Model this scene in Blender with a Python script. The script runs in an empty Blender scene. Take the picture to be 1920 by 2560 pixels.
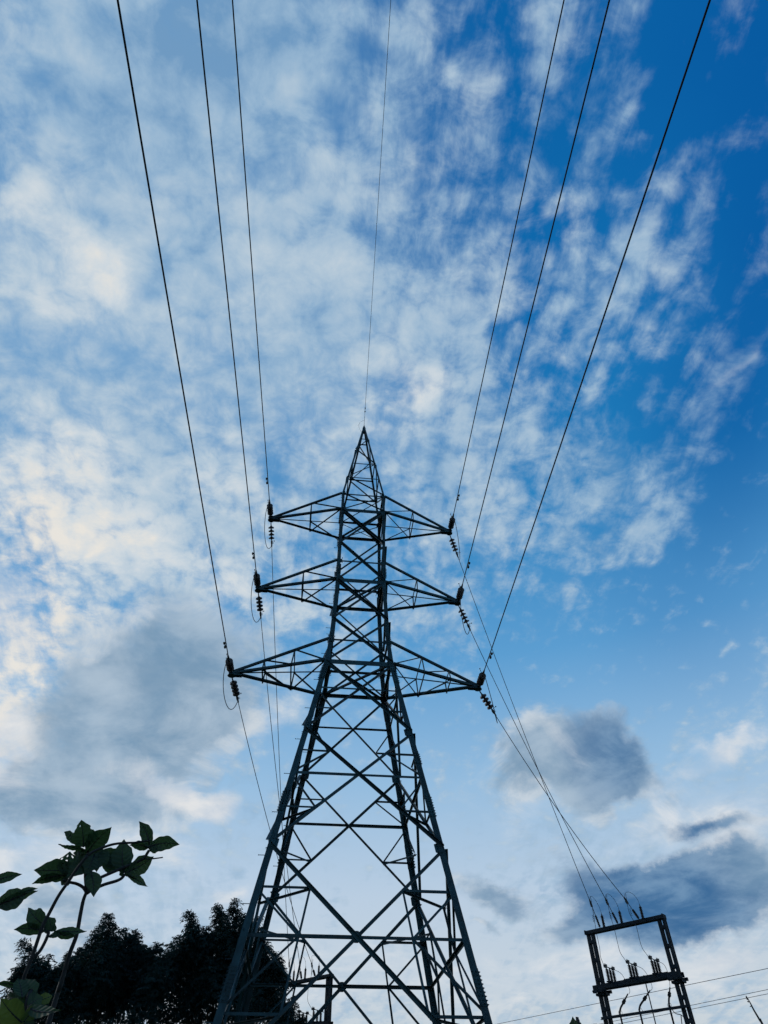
import bpy, math, random
import numpy as np
from mathutils import Vector, Matrix, Euler

random.seed(7)
S = bpy.context.scene
COL = S.collection
R = math.radians

# ------------------------------------------------------------------ camera
CAM = Vector((-1.380, -21.615, 1.6))
YAW, PITCH, ROLL, FPX = R(6.5414), R(46.5143), R(-0.4147), 1615.62   # focal length in pixels of a 1920 wide frame
_f = Vector((math.sin(YAW) * math.cos(PITCH), math.cos(YAW) * math.cos(PITCH), math.sin(PITCH)))
_r = _f.cross(Vector((0, 0, 1))).normalized()
_u = _r.cross(_f)
CR = math.cos(ROLL) * _r + math.sin(ROLL) * _u
CU = -math.sin(ROLL) * _r + math.cos(ROLL) * _u
cam_data = bpy.data.cameras.new("camera")
cam = bpy.data.objects.new("camera", cam_data)
COL.objects.link(cam)
M3 = Matrix((CR, CU, -_f)).transposed()
cam.matrix_world = Matrix.Translation(CAM) @ M3.to_4x4()
cam_data.sensor_fit = 'HORIZONTAL'
cam_data.sensor_width = 36.0
cam_data.lens = 36.0 * FPX / 1920.0
cam_data.clip_end = 5000
cam_data.clip_start = 0.05
S.camera = cam


def bearing(px, py):
    """unit direction seen at a spot of the 1920 x 2560 photograph"""
    d = (px - 960) / FPX * CR - (py - 1280) / FPX * CU + _f
    return d.normalized()


def at_range(px, py, dist):
    return CAM + bearing(px, py) * dist


def at_y(px, py, Y):
    d = bearing(px, py)
    return CAM + d * ((Y - CAM.y) / d.y)


# ------------------------------------------------------------------ light
SUN_AZ, SUN_EL = R(-52), R(24)      # azimuth from +y towards +x: the sun stands behind the clouds, front left
sun_dir = Vector((math.sin(SUN_AZ) * math.cos(SUN_EL), math.cos(SUN_AZ) * math.cos(SUN_EL), math.sin(SUN_EL)))
ld = bpy.data.lights.new("sun", 'SUN')
ld.energy = 0.8
ld.angle = R(12)
ld.color = (1.0, 0.93, 0.82)
lo = bpy.data.objects.new("sun", ld)
COL.objects.link(lo)
lo.rotation_euler = sun_dir.to_track_quat('Z', 'Y').to_euler()
lo.location = (0, 0, 60)

S.cycles.use_adaptive_sampling = True
S.cycles.adaptive_threshold = 0.02
S.cycles.adaptive_min_samples = 10
S.view_settings.view_transform = 'Standard'
S.view_settings.look = 'None'
S.view_settings.exposure = 0.0
S.view_settings.gamma = 1.0

# ------------------------------------------------------------------ sky
world = bpy.data.worlds.new("World")
S.world = world
world.use_nodes = True
NT = world.node_tree
for n in list(NT.nodes):
    NT.nodes.remove(n)
try:
    world.cycles.sampling_method = 'MANUAL'
    world.cycles.sample_map_resolution = 256
except Exception:
    pass
LK = NT.links


def nd(t, **kw):
    n = NT.nodes.new(t)
    for k, v in kw.items():
        setattr(n, k, v)
    return n


def _in(sock, v):
    if hasattr(v, 'links'):
        LK.new(v, sock)
    else:
        sock.default_value = v


def mth(op, a, b=None, c=None, clamp=False):
    n = nd('ShaderNodeMath', operation=op, use_clamp=clamp)
    _in(n.inputs[0], a)
    if b is not None:
        _in(n.inputs[1], b)
    if c is not None:
        _in(n.inputs[2], c)
    return n.outputs[0]


def vmt(op, a, b=None, scale=None):
    n = nd('ShaderNodeVectorMath', operation=op)
    _in(n.inputs[0], a)
    if b is not None:
        _in(n.inputs[1], b)
    if scale is not None:
        _in(n.inputs['Scale'], scale)
    return n.outputs['Value'] if op in ('LENGTH', 'DOT_PRODUCT', 'DISTANCE') else n.outputs['Vector']


def mapr(v, a, b, c=0.0, d=1.0, kind='SMOOTHSTEP'):
    n = nd('ShaderNodeMapRange', interpolation_type=kind)
    n.clamp = True
    _in(n.inputs['Value'], v)
    for nm, x in (('From Min', a), ('From Max', b), ('To Min', c), ('To Max', d)):
        _in(n.inputs[nm], x)
    return n.outputs['Result']


def mixc(f, a, b):
    n = nd('ShaderNodeMix', data_type='RGBA', blend_type='MIX')
    _in(n.inputs['Factor'], f)
    _in(n.inputs['A'], a) if False else None
    ia = [i for i in n.inputs if i.name == 'A' and i.type == 'RGBA'][0]
    ib = [i for i in n.inputs if i.name == 'B' and i.type == 'RGBA'][0]
    _in(ia, a)
    _in(ib, b)
    return [o for o in n.outputs if o.type == 'RGBA'][0]


def noise(vec, scale, detail=6, rough=0.55, dist=0.0, lac=2.0):
    n = nd('ShaderNodeTexNoise', noise_dimensions='3D')
    _in(n.inputs['Vector'], vec)
    n.inputs['Scale'].default_value = scale
    n.inputs['Detail'].default_value = detail
    n.inputs['Roughness'].default_value = rough
    n.inputs['Distortion'].default_value = dist
    n.inputs['Lacunarity'].default_value = lac
    return n


def lin(r, g, b):
    def f(c):
        c /= 255.0
        return c / 12.92 if c <= 0.04045 else ((c + 0.055) / 1.055) ** 2.4
    return (f(r), f(g), f(b), 1.0)


STR = 0.1
DIR = nd('ShaderNodeTexCoord').outputs['Generated']
DIR = vmt('NORMALIZE', DIR)
sep = nd('ShaderNodeSeparateXYZ')
LK.new(DIR, sep.inputs[0])
DZ = sep.outputs['Z']
# cloud-deck coordinates: direction projected on a plane overhead
den = mth('ADD', mth('MAXIMUM', DZ, 0.0), 0.22)
PL = vmt('SCALE', DIR, scale=mth('DIVIDE', 1.0, den))
flat = nd('ShaderNodeMapping', vector_type='POINT')
LK.new(PL, flat.inputs['Vector'])
flat.inputs['Scale'].default_value = (1, 1, 0.25)
PL = flat.outputs['Vector']
# soft warp of the direction: makes every cloud mass uneven
w1 = noise(DIR, 7.0, 3, 0.5)
w2 = noise(DIR, 24.0, 5, 0.6)
warp = vmt('ADD', vmt('SCALE', vmt('SUBTRACT', w1.outputs['Color'], (0.5, 0.5, 0.5)), scale=0.11),
           vmt('SCALE', vmt('SUBTRACT', w2.outputs['Color'], (0.5, 0.5, 0.5)), scale=0.034))
WD = vmt('ADD', DIR, warp)
SOFT = vmt('ADD', DIR, vmt('SCALE', warp, scale=0.5))


def blob(px, py, rx, ry, ang=0, w=1.0, inner=0.1, src=None):
    """a soft elliptical patch of sky round one bearing (the sky is endlessly far, so only bearings matter);
    px, py, rx, ry in units of the photograph shown 1659 wide, ang counter-clockwise in degrees"""
    k = 1920 / 1659.0
    px, py, rx, ry = px * k, py * k, rx * k, ry * k
    c = bearing(px, py)
    a = R(ang)
    ux = bearing(px + rx * math.cos(a), py - rx * math.sin(a)) - c
    vy = bearing(px - ry * math.sin(a), py - ry * math.cos(a)) - c
    X = ux.normalized()
    Z = (c - X * c.dot(X)).normalized()
    Y = Z.cross(X)
    m = nd('ShaderNodeMapping', vector_type='TEXTURE')
    if LAST[0] is not None:      # each patch is evaluated after the one before it, which keeps the shader's memory small
        ma = nd('ShaderNodeVectorMath', operation='MULTIPLY_ADD')
        LK.new(LAST[0], ma.inputs[0])
        ma.inputs[1].default_value = (1e-9, 1e-9, 1e-9)
        LK.new(src or WD, ma.inputs[2])
        LK.new(ma.outputs['Vector'], m.inputs['Vector'])
    else:
        LK.new(src or WD, m.inputs['Vector'])
    m.inputs['Location'].default_value = c
    m.inputs['Rotation'].default_value = Matrix((X, Y, Z)).transposed().to_euler()
    m.inputs['Scale'].default_value = (ux.length, vy.length, (ux.length + vy.length) / 2)
    return mapr(vmt('LENGTH', m.outputs['Vector']), inner, 1.0, w, 0.0)


LAST = [None]


def total(blobs, base=0.0, src=None):
    v = base
    for b in blobs:
        v = mth('ADD', blob(*b, src=src), v)
        LAST[0] = v
    return v


# --- clear sky: the Sky Texture, cooled and deepened away from the sun
sky = nd('ShaderNodeTexSky', sky_type='NISHITA')
sky.sun_disc = False
sky.sun_elevation = SUN_EL
sky.sun_rotation = SUN_AZ
sky.air_density = 1.0
sky.dust_density = 0.6
sky.ozone_density = 1.0
sat = nd('ShaderNodeHueSaturation')
sat.inputs['Saturation'].default_value = 1.25
sat.inputs['Value'].default_value = 0.9
LK.new(sky.outputs['Color'], sat.inputs['Color'])


def vis(c):
    return tuple(x / STR for x in c[:3]) + (1.0,)


# air colour by height above the horizon and by side (left = towards the sun)
cr = nd('ShaderNodeValToRGB')
LK.new(DZ, cr.inputs[0])
stops = [(0.0, (196, 204, 212)), (0.14, (205, 214, 221)), (0.27, (190, 209, 228)), (0.40, (152, 192, 226)),
         (0.55, (94, 161, 213)), (0.72, (34, 132, 195)), (0.86, (10, 111, 180)), (1.0, (4, 96, 166))]
els = cr.color_ramp.elements
els[0].position, els[0].color = stops[0][0], lin(*stops[0][1])
els[1].position, els[1].color = stops[-1][0], lin(*stops[-1][1])
for p, c in stops[1:-1]:
    e = els.new(p)
    e.color = lin(*c)
air = vmt('SCALE', cr.outputs['Color'], scale=1.0 / STR)
deep = total([(1700, 100, 800, 900, -65, 0.95, 0.0), (1620, 760, 420, 620, 0, 0.75, 0.0), (1500, 1150, 480, 520, 0, 0.30, 0.0)], src=SOFT)
deepn = mixc(mth('MINIMUM', deep, 1.0), air, vis(lin(0, 90, 163)))
pale = total([(250, 700, 900, 1000, 0, 0.9, 0.0), (800, 900, 420, 500, 0, 0.30, 0.0), (300, 0, 700, 620, 0, 0.65, 0.0), (700, 260, 420, 520, 0, 0.25, 0.0)], src=SOFT)
deepn = mixc(mth('MINIMUM', pale, 0.9), deepn, vis(lin(118, 167, 210)))
base = mixc(0.08, deepn, sat.outputs['Color'])

# --- high broken cloud
COV = total([
    # full cover, left and top
    (330, 130, 520, 380, 0, 0.34, 0.0), (250, 480, 480, 420, 0, 0.30, 0.0), (640, 560, 330, 420, 0, 0.26, 0.0),
    (640, 110, 300, 260, 0, 0.22, 0.0), (250, 1150, 420, 330, 0, 0.30, 0.0), (500, 1100, 260, 260, 0, 0.20, 0.0),
    (760, 640, 260, 260, 0, 0.12, 0.0), (640, 1330, 240, 220, 0, 0.22, 0.0), (60, 1500, 260, 300, 0, 0.25, 0.0),
    (960, 620, 230, 420, -12, 0.20, 0.0), (1000, 260, 190, 330, -14, 0.14, 0.0), (900, 90, 130, 260, 0, 0.16, 0.0),
    (980, 1000, 260, 260, 0, 0.20, 0.0), (1180, 960, 300, 220, 0, 0.14, 0.0), (1320, 1090, 260, 150, -20, 0.22, 0.0),
    (1400, 560, 360, 120, 58, 0.24, 0.0), (1220, 640, 180, 240, 60, 0.12, 0.0),
    (1575, 780, 170, 40, 42, 0.34, 0.0), (1250, 260, 190, 260, 0, -0.16, 0.0), (1610, 700, 120, 120, 0, -0.14, 0.0), (920, 1330, 150, 110, 0, 0.12, 0.0),
    (1030, 1220, 170, 130, 0, 0.10, 0.0),
    # holes
    (880, 340, 110, 120, 0, -0.16, 0.0), (1120, 330, 150, 110, 40, -0.10, 0.0), (1100, 790, 90, 90, 0, -0.20, 0.0),
    (1190, 430, 90, 170, -18, -0.18, 0.0), (1400, 790, 260, 110, 20, -0.16, 0.0), (690, 890, 150, 100, 20, -0.16, 0.0),
    (100, 690, 190, 110, 0, -0.16, 0.0), (300, 790, 260, 110, -20, -0.10, 0.0), (470, 740, 110, 90, 0, -0.10, 0.0),
    (60, 1220, 120, 80, 0, -0.14, 0.0), (1300, 1440, 560, 290, 0, -0.46, 0.0), (1600, 1200, 240, 320, 0, -0.36, 0.0),
    (850, 1750, 420, 420, 0, -0.30, 0.0), (1640, 300, 180, 520, 0, -0.26, 0.0), (1520, 80, 320, 300, 0, -0.34, 0.0), (1640, 950, 200, 400, 0, -0.2, 0.0),
    (1230, 60, 160, 120, 0, -0.02, 0.0), (700, 2000, 500, 240, 0, -0.2, 0.0), (1250, 2080, 500, 200, 0, -0.1, 0.0)], base=0.42)
nA = noise(PL, 3.1, 3, 0.5, 0.3)
nB = noise(PL, 19.0, 7, 0.64, 0.35)
streak = nd('ShaderNodeMapping', vector_type='POINT')
LK.new(PL, streak.inputs['Vector'])
streak.inputs['Rotation'].default_value = (0, 0, R(0))
streak.inputs['Scale'].default_value = (2.7, 0.75, 1.0)
nS = noise(streak.outputs['Vector'], 7.0, 6, 0.60, 0.4)
tex = mth('ADD', mth('MULTIPLY', mth('SUBTRACT', nA.outputs['Fac'], 0.5), 0.42),
          mth('ADD', mth('MULTIPLY', mth('SUBTRACT', nB.outputs['Fac'], 0.5), 1.10),
              mth('MULTIPLY', mth('SUBTRACT', nS.outputs['Fac'], 0.5), mapr(pale, 0.2, 0.9, 1.15, 0.35))))
# small rounded puffs
pw = vmt('ADD', PL, vmt('SCALE', vmt('SUBTRACT', noise(PL, 12.0, 4, 0.6).outputs['Color'], (0.5, 0.5, 0.5)), scale=0.10))
vo = nd('ShaderNodeTexVoronoi', voronoi_dimensions='3D', feature='F1')
LK.new(pw, vo.inputs['Vector'])
vo.inputs['Scale'].default_value = 24.0
puff = mth('SUBTRACT', 0.42, vo.outputs['Distance'])
tex = mth('ADD', tex, mth('MULTIPLY', puff, 0.42))
dens = mth('ADD', mth('MULTIPLY_ADD', pale, 0.30, COV), mth('MULTIPLY', tex, mapr(pale, 0.2, 1.0, 1.10, 0.75)))
alto = mapr(dens, 0.10, 0.90, 0.0, 0.95)
alto = mth('MULTIPLY', alto, mapr(deep, 0.10, 1.0, 1.0, 0.50))
# brightness of the deck: sunlit to the left, bluish overhead and to the right
BR = total([(140, 560, 320, 200, -35, 0.24, 0.0), (300, 640, 280, 70, -38, 0.24, 0.0), (40, 420, 200, 140, 0, 0.18, 0.0),
            (120, 1050, 330, 240, 0, 0.45, 0.0), (330, 1190, 330, 120, -18, 0.40, 0.0), (60, 1380, 220, 260, 0, 0.45, 0.0),
            (880, 850, 70, 190, -26, 0.38, 0.0), (500, 1060, 220, 180, 0, 0.30, 0.0), (760, 960, 200, 140, 0, 0.22, 0.0),
            (640, 1280, 240, 160, 0, 0.25, 0.0), (980, 330, 130, 170, 0, 0.12, 0.0), (40, 1620, 160, 170, 0, 0.55, 0.0),
            (850, 760, 200, 160, 0, 0.10, 0.0), (640, 560, 240, 260, 0, 0.10, 0.0),
            (1450, 900, 420, 520, 0, -0.26, 0.0), (250, 700, 800, 900, 0, 0.10, 0.0), (1250, 250, 300, 420, 0, -0.18, 0.0), (520, 120, 760, 360, 0, -0.20, 0.0), (60, 1330, 360, 440, 0, 0.42, 0.0)], base=0.30)
nC = noise(PL, 9.0, 6, 0.6, 0.2)
br = mth('ADD', mth('ADD', BR, mth('MULTIPLY', puff, 0.22)), mth('ADD', mth('MULTIPLY', mth('SUBTRACT', nC.outputs['Fac'], 0.5), 0.75),
                        mth('MULTIPLY', mth('SUBTRACT', nB.outputs['Fac'], 0.5), 0.7)))
cr2 = nd('ShaderNodeValToRGB')
LK.new(br, cr2.inputs[0])
st2 = [(0.0, (112, 154, 193)), (0.25, (151, 182, 209)), (0.5, (181, 201, 217)), (0.75, (209, 218, 224)), (1.0, (236, 231, 222))]
e2 = cr2.color_ramp.elements
e2[0].position, e2[0].color = 0.0, lin(*st2[0][1])
e2[1].position, e2[1].color = 1.0, lin(*st2[-1][1])
for p, c in st2[1:-1]:
    e = e2.new(p)
    e.color = lin(*c)
altoc = vmt('SCALE', cr2.outputs['Color'], scale=1.0 / STR)
sk = mixc(alto, base, altoc)

# --- pale low veils and bright ragged patches
nV = noise(PL, 5.0, 7, 0.62, 0.6)
nD = noise(PL, 6.5, 7, 0.6, 0.3)
nE = noise(PL, 4.0, 5, 0.55, 0.2)
VDEV = mth('MULTIPLY', mth('SUBTRACT', nV.outputs['Fac'], 0.5), 1.5)
DDEV = mth('ADD', mth('MULTIPLY', mth('SUBTRACT', nD.outputs['Fac'], 0.5), 1.35), mth('MULTIPLY', mth('SUBTRACT', nB.outputs['Fac'], 0.5), 0.45))
VEC = mixc(mapr(nV.outputs['Fac'], 0.35, 0.65), vis(lin(192, 208, 224)), vis(lin(222, 226, 230)))
VE = total([(1560, 1750, 360, 120, 0, 0.62, 0.0), (1590, 1850, 180, 40, 0, 0.45, 0.0), (1400, 1800, 260, 60, 8, 0.6, 0.0),
            (590, 1530, 170, 70, 15, 0.6, 0.0), (580, 1620, 90, 40, 0, 0.3, 0.0), (100, 1850, 360, 60, 0, 0.8, 0.0),
            (500, 1930, 80, 45, 10, 0.7, 0.0), (80, 2010, 260, 60, 0, 0.55, 0.0), (1150, 1640, 170, 150, 40, 0.30, 0.0),
            (1080, 1780, 200, 190, 0, 0.36, 0.0), (1300, 2120, 640, 130, 0, 0.75, 0.0), (300, 1870, 300, 110, 0, 0.5, 0.0), (700, 2120, 500, 160, 0, 0.5, 0.0)])
ve = mapr(mth('ADD', VE, VDEV), 0.1, 1.0, 0.0, 0.9)
sk = mixc(mth('MULTIPLY', ve, mapr(VE, 0.0, 0.4)), sk, VEC)

# --- low heavy clouds, shaded side towards us
DK = total([(380, 1440, 330, 210, -8, 1.05, 0.15), (250, 1590, 310, 210, 0, 1.0, 0.15), (200, 1735, 290, 120, -6, 0.95, 0.1), (60, 1720, 200, 120, 0, 0.5, 0.0),
            (1290, 1590, 150, 110, -18, 0.95, 0.1), (1350, 1665, 130, 80, -10, 0.75, 0.1), (1215, 1690, 190, 100, 0, 0.8, 0.1), (1140, 1600, 150, 120, 30, 0.6, 0.1), (1240, 1660, 260, 130, -8, 0.38, 0.0), (1390, 1705, 110, 40, -10, 0.4, 0.0),
            (1080, 1720, 130, 90, 30, 0.35, 0.0), (1180, 1830, 130, 70, 30, 0.30, 0.0),
            (1440, 1945, 330, 125, 6, 1.35, 0.2), (1570, 1920, 240, 130, 10, 0.8, 0.2), (1260, 1990, 190, 60, 15, 0.6, 0.1), (1320, 1890, 240, 75, -5, 0.6, 0.1),
            (1540, 1797, 190, 36, 3, 0.85, 0.0), (1080, 1935, 150, 55, -8, 0.85, 0.1), (1060, 2005, 70, 22, 0, 0.6, 0.1),
            (110, 1960, 190, 70, -8, 0.85, 0.1), (150, 2030, 180, 45, 0, 0.6, 0.1), (1450, 1750, 160, 40, 10, 0.35, 0.0)])
dk = mapr(mth('ADD', DK, DDEV), 0.12, 0.88, 0.0, 0.96)
dk = mth('MULTIPLY', dk, mapr(DK, 0.0, 0.35))
# which heavy clouds are blue-dark (right, away from the sun) or grey (left)
RT = total([(1430, 1950, 430, 200, 0, 1.0, 0.2), (1350, 1625, 240, 190, -10, 0.85, 0.0), (1540, 1800, 200, 70, 0, 0.8, 0.1), (1090, 1940, 170, 90, 0, 0.3, 0.0)], src=SOFT)
RTn = mth('ADD', RT, mth('MULTIPLY', mth('SUBTRACT', nE.outputs['Fac'], 0.5), 1.2), clamp=True)
RTn = mth('MULTIPLY', RTn, mapr(RT, 0.0, 0.3))
LTc = mixc(mapr(mth('MULTIPLY_ADD', nD.outputs['Fac'], 0.6, mth('MULTIPLY', nE.outputs['Fac'], 0.4)), 0.36, 0.64), vis(lin(114, 148, 177)), vis(lin(166, 187, 206)))
dkc = mixc(RTn, LTc, mixc(mapr(mth('MULTIPLY_ADD', nD.outputs['Fac'], 0.5, mth('MULTIPLY', nV.outputs['Fac'], 0.5)), 0.40, 0.62), vis(lin(48, 100, 148)), vis(lin(104, 142, 178))))
sk = mixc(dk, sk, dkc)
# sunlit broken edges of those clouds
edge = mth('MULTIPLY', mth('MULTIPLY', dk, mth('SUBTRACT', 1.0, dk)), 4.0)
edge = mth('MULTIPLY', mth('MULTIPLY', edge, mapr(DK, 0.05, 0.4)), mapr(nV.outputs['Fac'], 0.40, 0.66, 0.0, 0.55))
sk = mixc(mth('MULTIPLY', edge, mapr(RT, 0.0, 0.6, 1.0, 0.35)), sk, vis(lin(226, 229, 230)))
# bright ragged patches in front
VF = total([(360, 1680, 200, 75, -15, 1.0, 0.0), (450, 1710, 110, 80, 0, 0.6, 0.0), (20, 1640, 130, 190, 0, 0.7, 0.0), (60, 1560, 120, 60, 0, 0.3, 0.0),
            (1590, 1620, 160, 44, 24, 0.9, 0.0), (1490, 1685, 120, 32, 12, 0.5, 0.0), (1205, 1605, 110, 46, -42, 0.36, 0.0),
            (1620, 2080, 200, 90, 20, 0.5, 0.0), (1520, 830, 120, 34, 40, 0.34, 0.0), (1585, 785, 110, 36, 42, 0.40, 0.0), (1645, 735, 90, 34, 48, 0.34, 0.0), (1610, 700, 110, 30, 55, 0.36, 0.0), (1655, 650, 90, 26, 55, 0.34, 0.0), (40, 1250, 260, 200, 0, 0.40, 0.0), (-20, 1420, 260, 180, 0, 0.5, 0.0), (450, 1270, 260, 90, -15, 0.35, 0.0)])
vf = mth('MULTIPLY', mapr(mth('ADD', VF, VDEV), 0.15, 1.05, 0.0, 0.9), mapr(VF, 0.0, 0.3))
sk = mixc(vf, sk, mixc(mapr(nD.outputs['Fac'], 0.35, 0.65), vis(lin(198, 208, 220)), vis(lin(230, 230, 230))))

bg = nd('ShaderNodeBackground')
LK.new(sk, bg.inputs['Color'])
bg.inputs['Strength'].default_value = STR
wo = nd('ShaderNodeOutputWorld')
LK.new(bg.outputs[0], wo.inputs['Surface'])


# ------------------------------------------------------------------ materials
def material(name, base, rough=0.6, metal=0.0, var=0.35, scale=6.0, bump=0.0, trans=None, spec=0.3):
    m = bpy.data.materials.new(name)
    m.use_nodes = True
    t = m.node_tree
    b = t.nodes['Principled BSDF']
    b.inputs['Roughness'].default_value = rough
    b.inputs['Metallic'].default_value = metal
    b.inputs['Specular IOR Level'].default_value = spec
    tc = t.nodes.new('ShaderNodeTexCoord')
    n1 = t.nodes.new('ShaderNodeTexNoise')
    n1.inputs['Scale'].default_value = scale
    n1.inputs['Detail'].default_value = 6
    n1.inputs['Roughness'].default_value = 0.65
    t.links.new(tc.outputs['Object'], n1.inputs['Vector'])
    r = t.nodes.new('ShaderNodeValToRGB')
    r.color_ramp.elements[0].position = 0.3
    r.color_ramp.elements[1].position = 0.72
    r.color_ramp.elements[0].color = tuple(c * (1 - var) for c in base) + (1,)
    r.color_ramp.elements[1].color = tuple(min(1, c * (1 + var)) for c in base) + (1,)
    t.links.new(n1.outputs['Fac'], r.inputs[0])
    t.links.new(r.outputs[0], b.inputs['Base Color'])
    if bump:
        bp = t.nodes.new('ShaderNodeBump')
        bp.inputs['Strength'].default_value = bump
        bp.inputs['Distance'].default_value = 0.02
        t.links.new(n1.outputs['Fac'], bp.inputs['Height'])
        t.links.new(bp.outputs[0], b.inputs['Normal'])
    if trans:
        out = t.nodes['Material Output']
        tr = t.nodes.new('ShaderNodeBsdfTranslucent')
        tr.inputs['Color'].default_value = tuple(trans) + (1,)
        mx = t.nodes.new('ShaderNodeMixShader')
        mx.inputs[0].default_value = 0.35
        t.links.new(b.outputs[0], mx.inputs[1])
        t.links.new(tr.outputs[0], mx.inputs[2])
        t.links.new(mx.outputs[0], out.inputs['Surface'])
    return m


def per_bar(m, lo=0.65, hi=1.35):
    """bars came from different batches: each object a little lighter or darker"""
    t = m.node_tree
    oi = t.nodes.new('ShaderNodeObjectInfo')
    mr = t.nodes.new('ShaderNodeMapRange')
    mr.inputs['To Min'].default_value = lo
    mr.inputs['To Max'].default_value = hi
    t.links.new(oi.outputs['Random'], mr.inputs['Value'])
    b = t.nodes['Principled BSDF']
    src = b.inputs['Base Color'].links[0].from_socket
    vm = t.nodes.new('ShaderNodeVectorMath')
    vm.operation = 'SCALE'
    t.links.new(src, vm.inputs[0])
    t.links.new(mr.outputs['Result'], vm.inputs['Scale'])
    t.links.new(vm.outputs['Vector'], b.inputs['Base Color'])
    return m


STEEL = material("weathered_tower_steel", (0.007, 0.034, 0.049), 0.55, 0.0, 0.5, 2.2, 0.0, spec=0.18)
STEEL2 = material("weathered_gantry_steel", (0.007, 0.015, 0.024), 0.65, 0.0, 0.3, 4.0, spec=0.12)
PORC = material("brown_glazed_porcelain", (0.020, 0.016, 0.018), 0.3, 0.0, 0.2, 8.0, spec=0.3)
FIT = material("dark_galvanised_fittings", (0.02, 0.025, 0.03), 0.5, 0.0, 0.2, 10.0, spec=0.25)
WIRE = material("weathered_aluminium_conductor", (0.010, 0.013, 0.022), 0.6, 0.0, 0.2, 20.0, spec=0.2)
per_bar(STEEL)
POLY = material("dark_polymer_insulator", (0.012, 0.014, 0.02), 0.5, 0.0, 0.2, 10.0, spec=0.2)
CABLE = material("black_cable_sheath", (0.010, 0.012, 0.016), 0.5, 0.0, 0.2, 10.0, spec=0.2)
CONC = material("grey_concrete", (0.25, 0.25, 0.24), 0.9, 0.0, 0.2, 6.0)
BARK = material("dark_bark", (0.035, 0.028, 0.022), 0.9, 0.0, 0.3, 5.0)
FOL = material("dark_small_leaf_foliage", (0.011, 0.031, 0.034), 0.7, 0.0, 0.5, 0.9, trans=(0.008, 0.022, 0.015), spec=0.06)
LEAF = material("broad_leaf_green", (0.020, 0.046, 0.030), 0.55, 0.0, 0.3, 9.0, trans=(0.028, 0.066, 0.022), spec=0.18)
LEAFY = material("backlit_leaf_yellow_green", (0.034, 0.066, 0.022), 0.55, 0.0, 0.3, 9.0, trans=(0.075, 0.125, 0.022), spec=0.18)  # glow of light through the lower leaves, put into brighter leaf colours
STEM = material("green_brown_stem", (0.014, 0.018, 0.022), 0.6, 0.0, 0.3, 12.0, spec=0.15)


def veined(m, pale):
    t = m.node_tree
    b = t.nodes['Principled BSDF']
    src = b.inputs['Base Color'].links[0].from_socket
    a = t.nodes.new('ShaderNodeAttribute')
    a.attribute_name = 'vein'
    mx = t.nodes.new('ShaderNodeMix')
    mx.data_type = 'RGBA'
    ia = [i for i in mx.inputs if i.name == 'A' and i.type == 'RGBA'][0]
    ib = [i for i in mx.inputs if i.name == 'B' and i.type == 'RGBA'][0]
    sc = t.nodes.new('ShaderNodeMath')
    sc.operation = 'MULTIPLY'
    sc.inputs[1].default_value = 0.6
    t.links.new(a.outputs['Fac'], sc.inputs[0])
    t.links.new(sc.outputs[0], mx.inputs['Factor'])
    t.links.new(src, ia)
    ib.default_value = pale + (1,)
    t.links.new([o for o in mx.outputs if o.type == 'RGBA'][0], b.inputs['Base Color'])


veined(LEAF, (0.05, 0.085, 0.055))
veined(LEAFY, (0.014, 0.03, 0.010))
GRASS = material("dark_grass", (0.045, 0.07, 0.025), 0.9, 0.0, 0.4, 0.6, 0.3)


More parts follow.
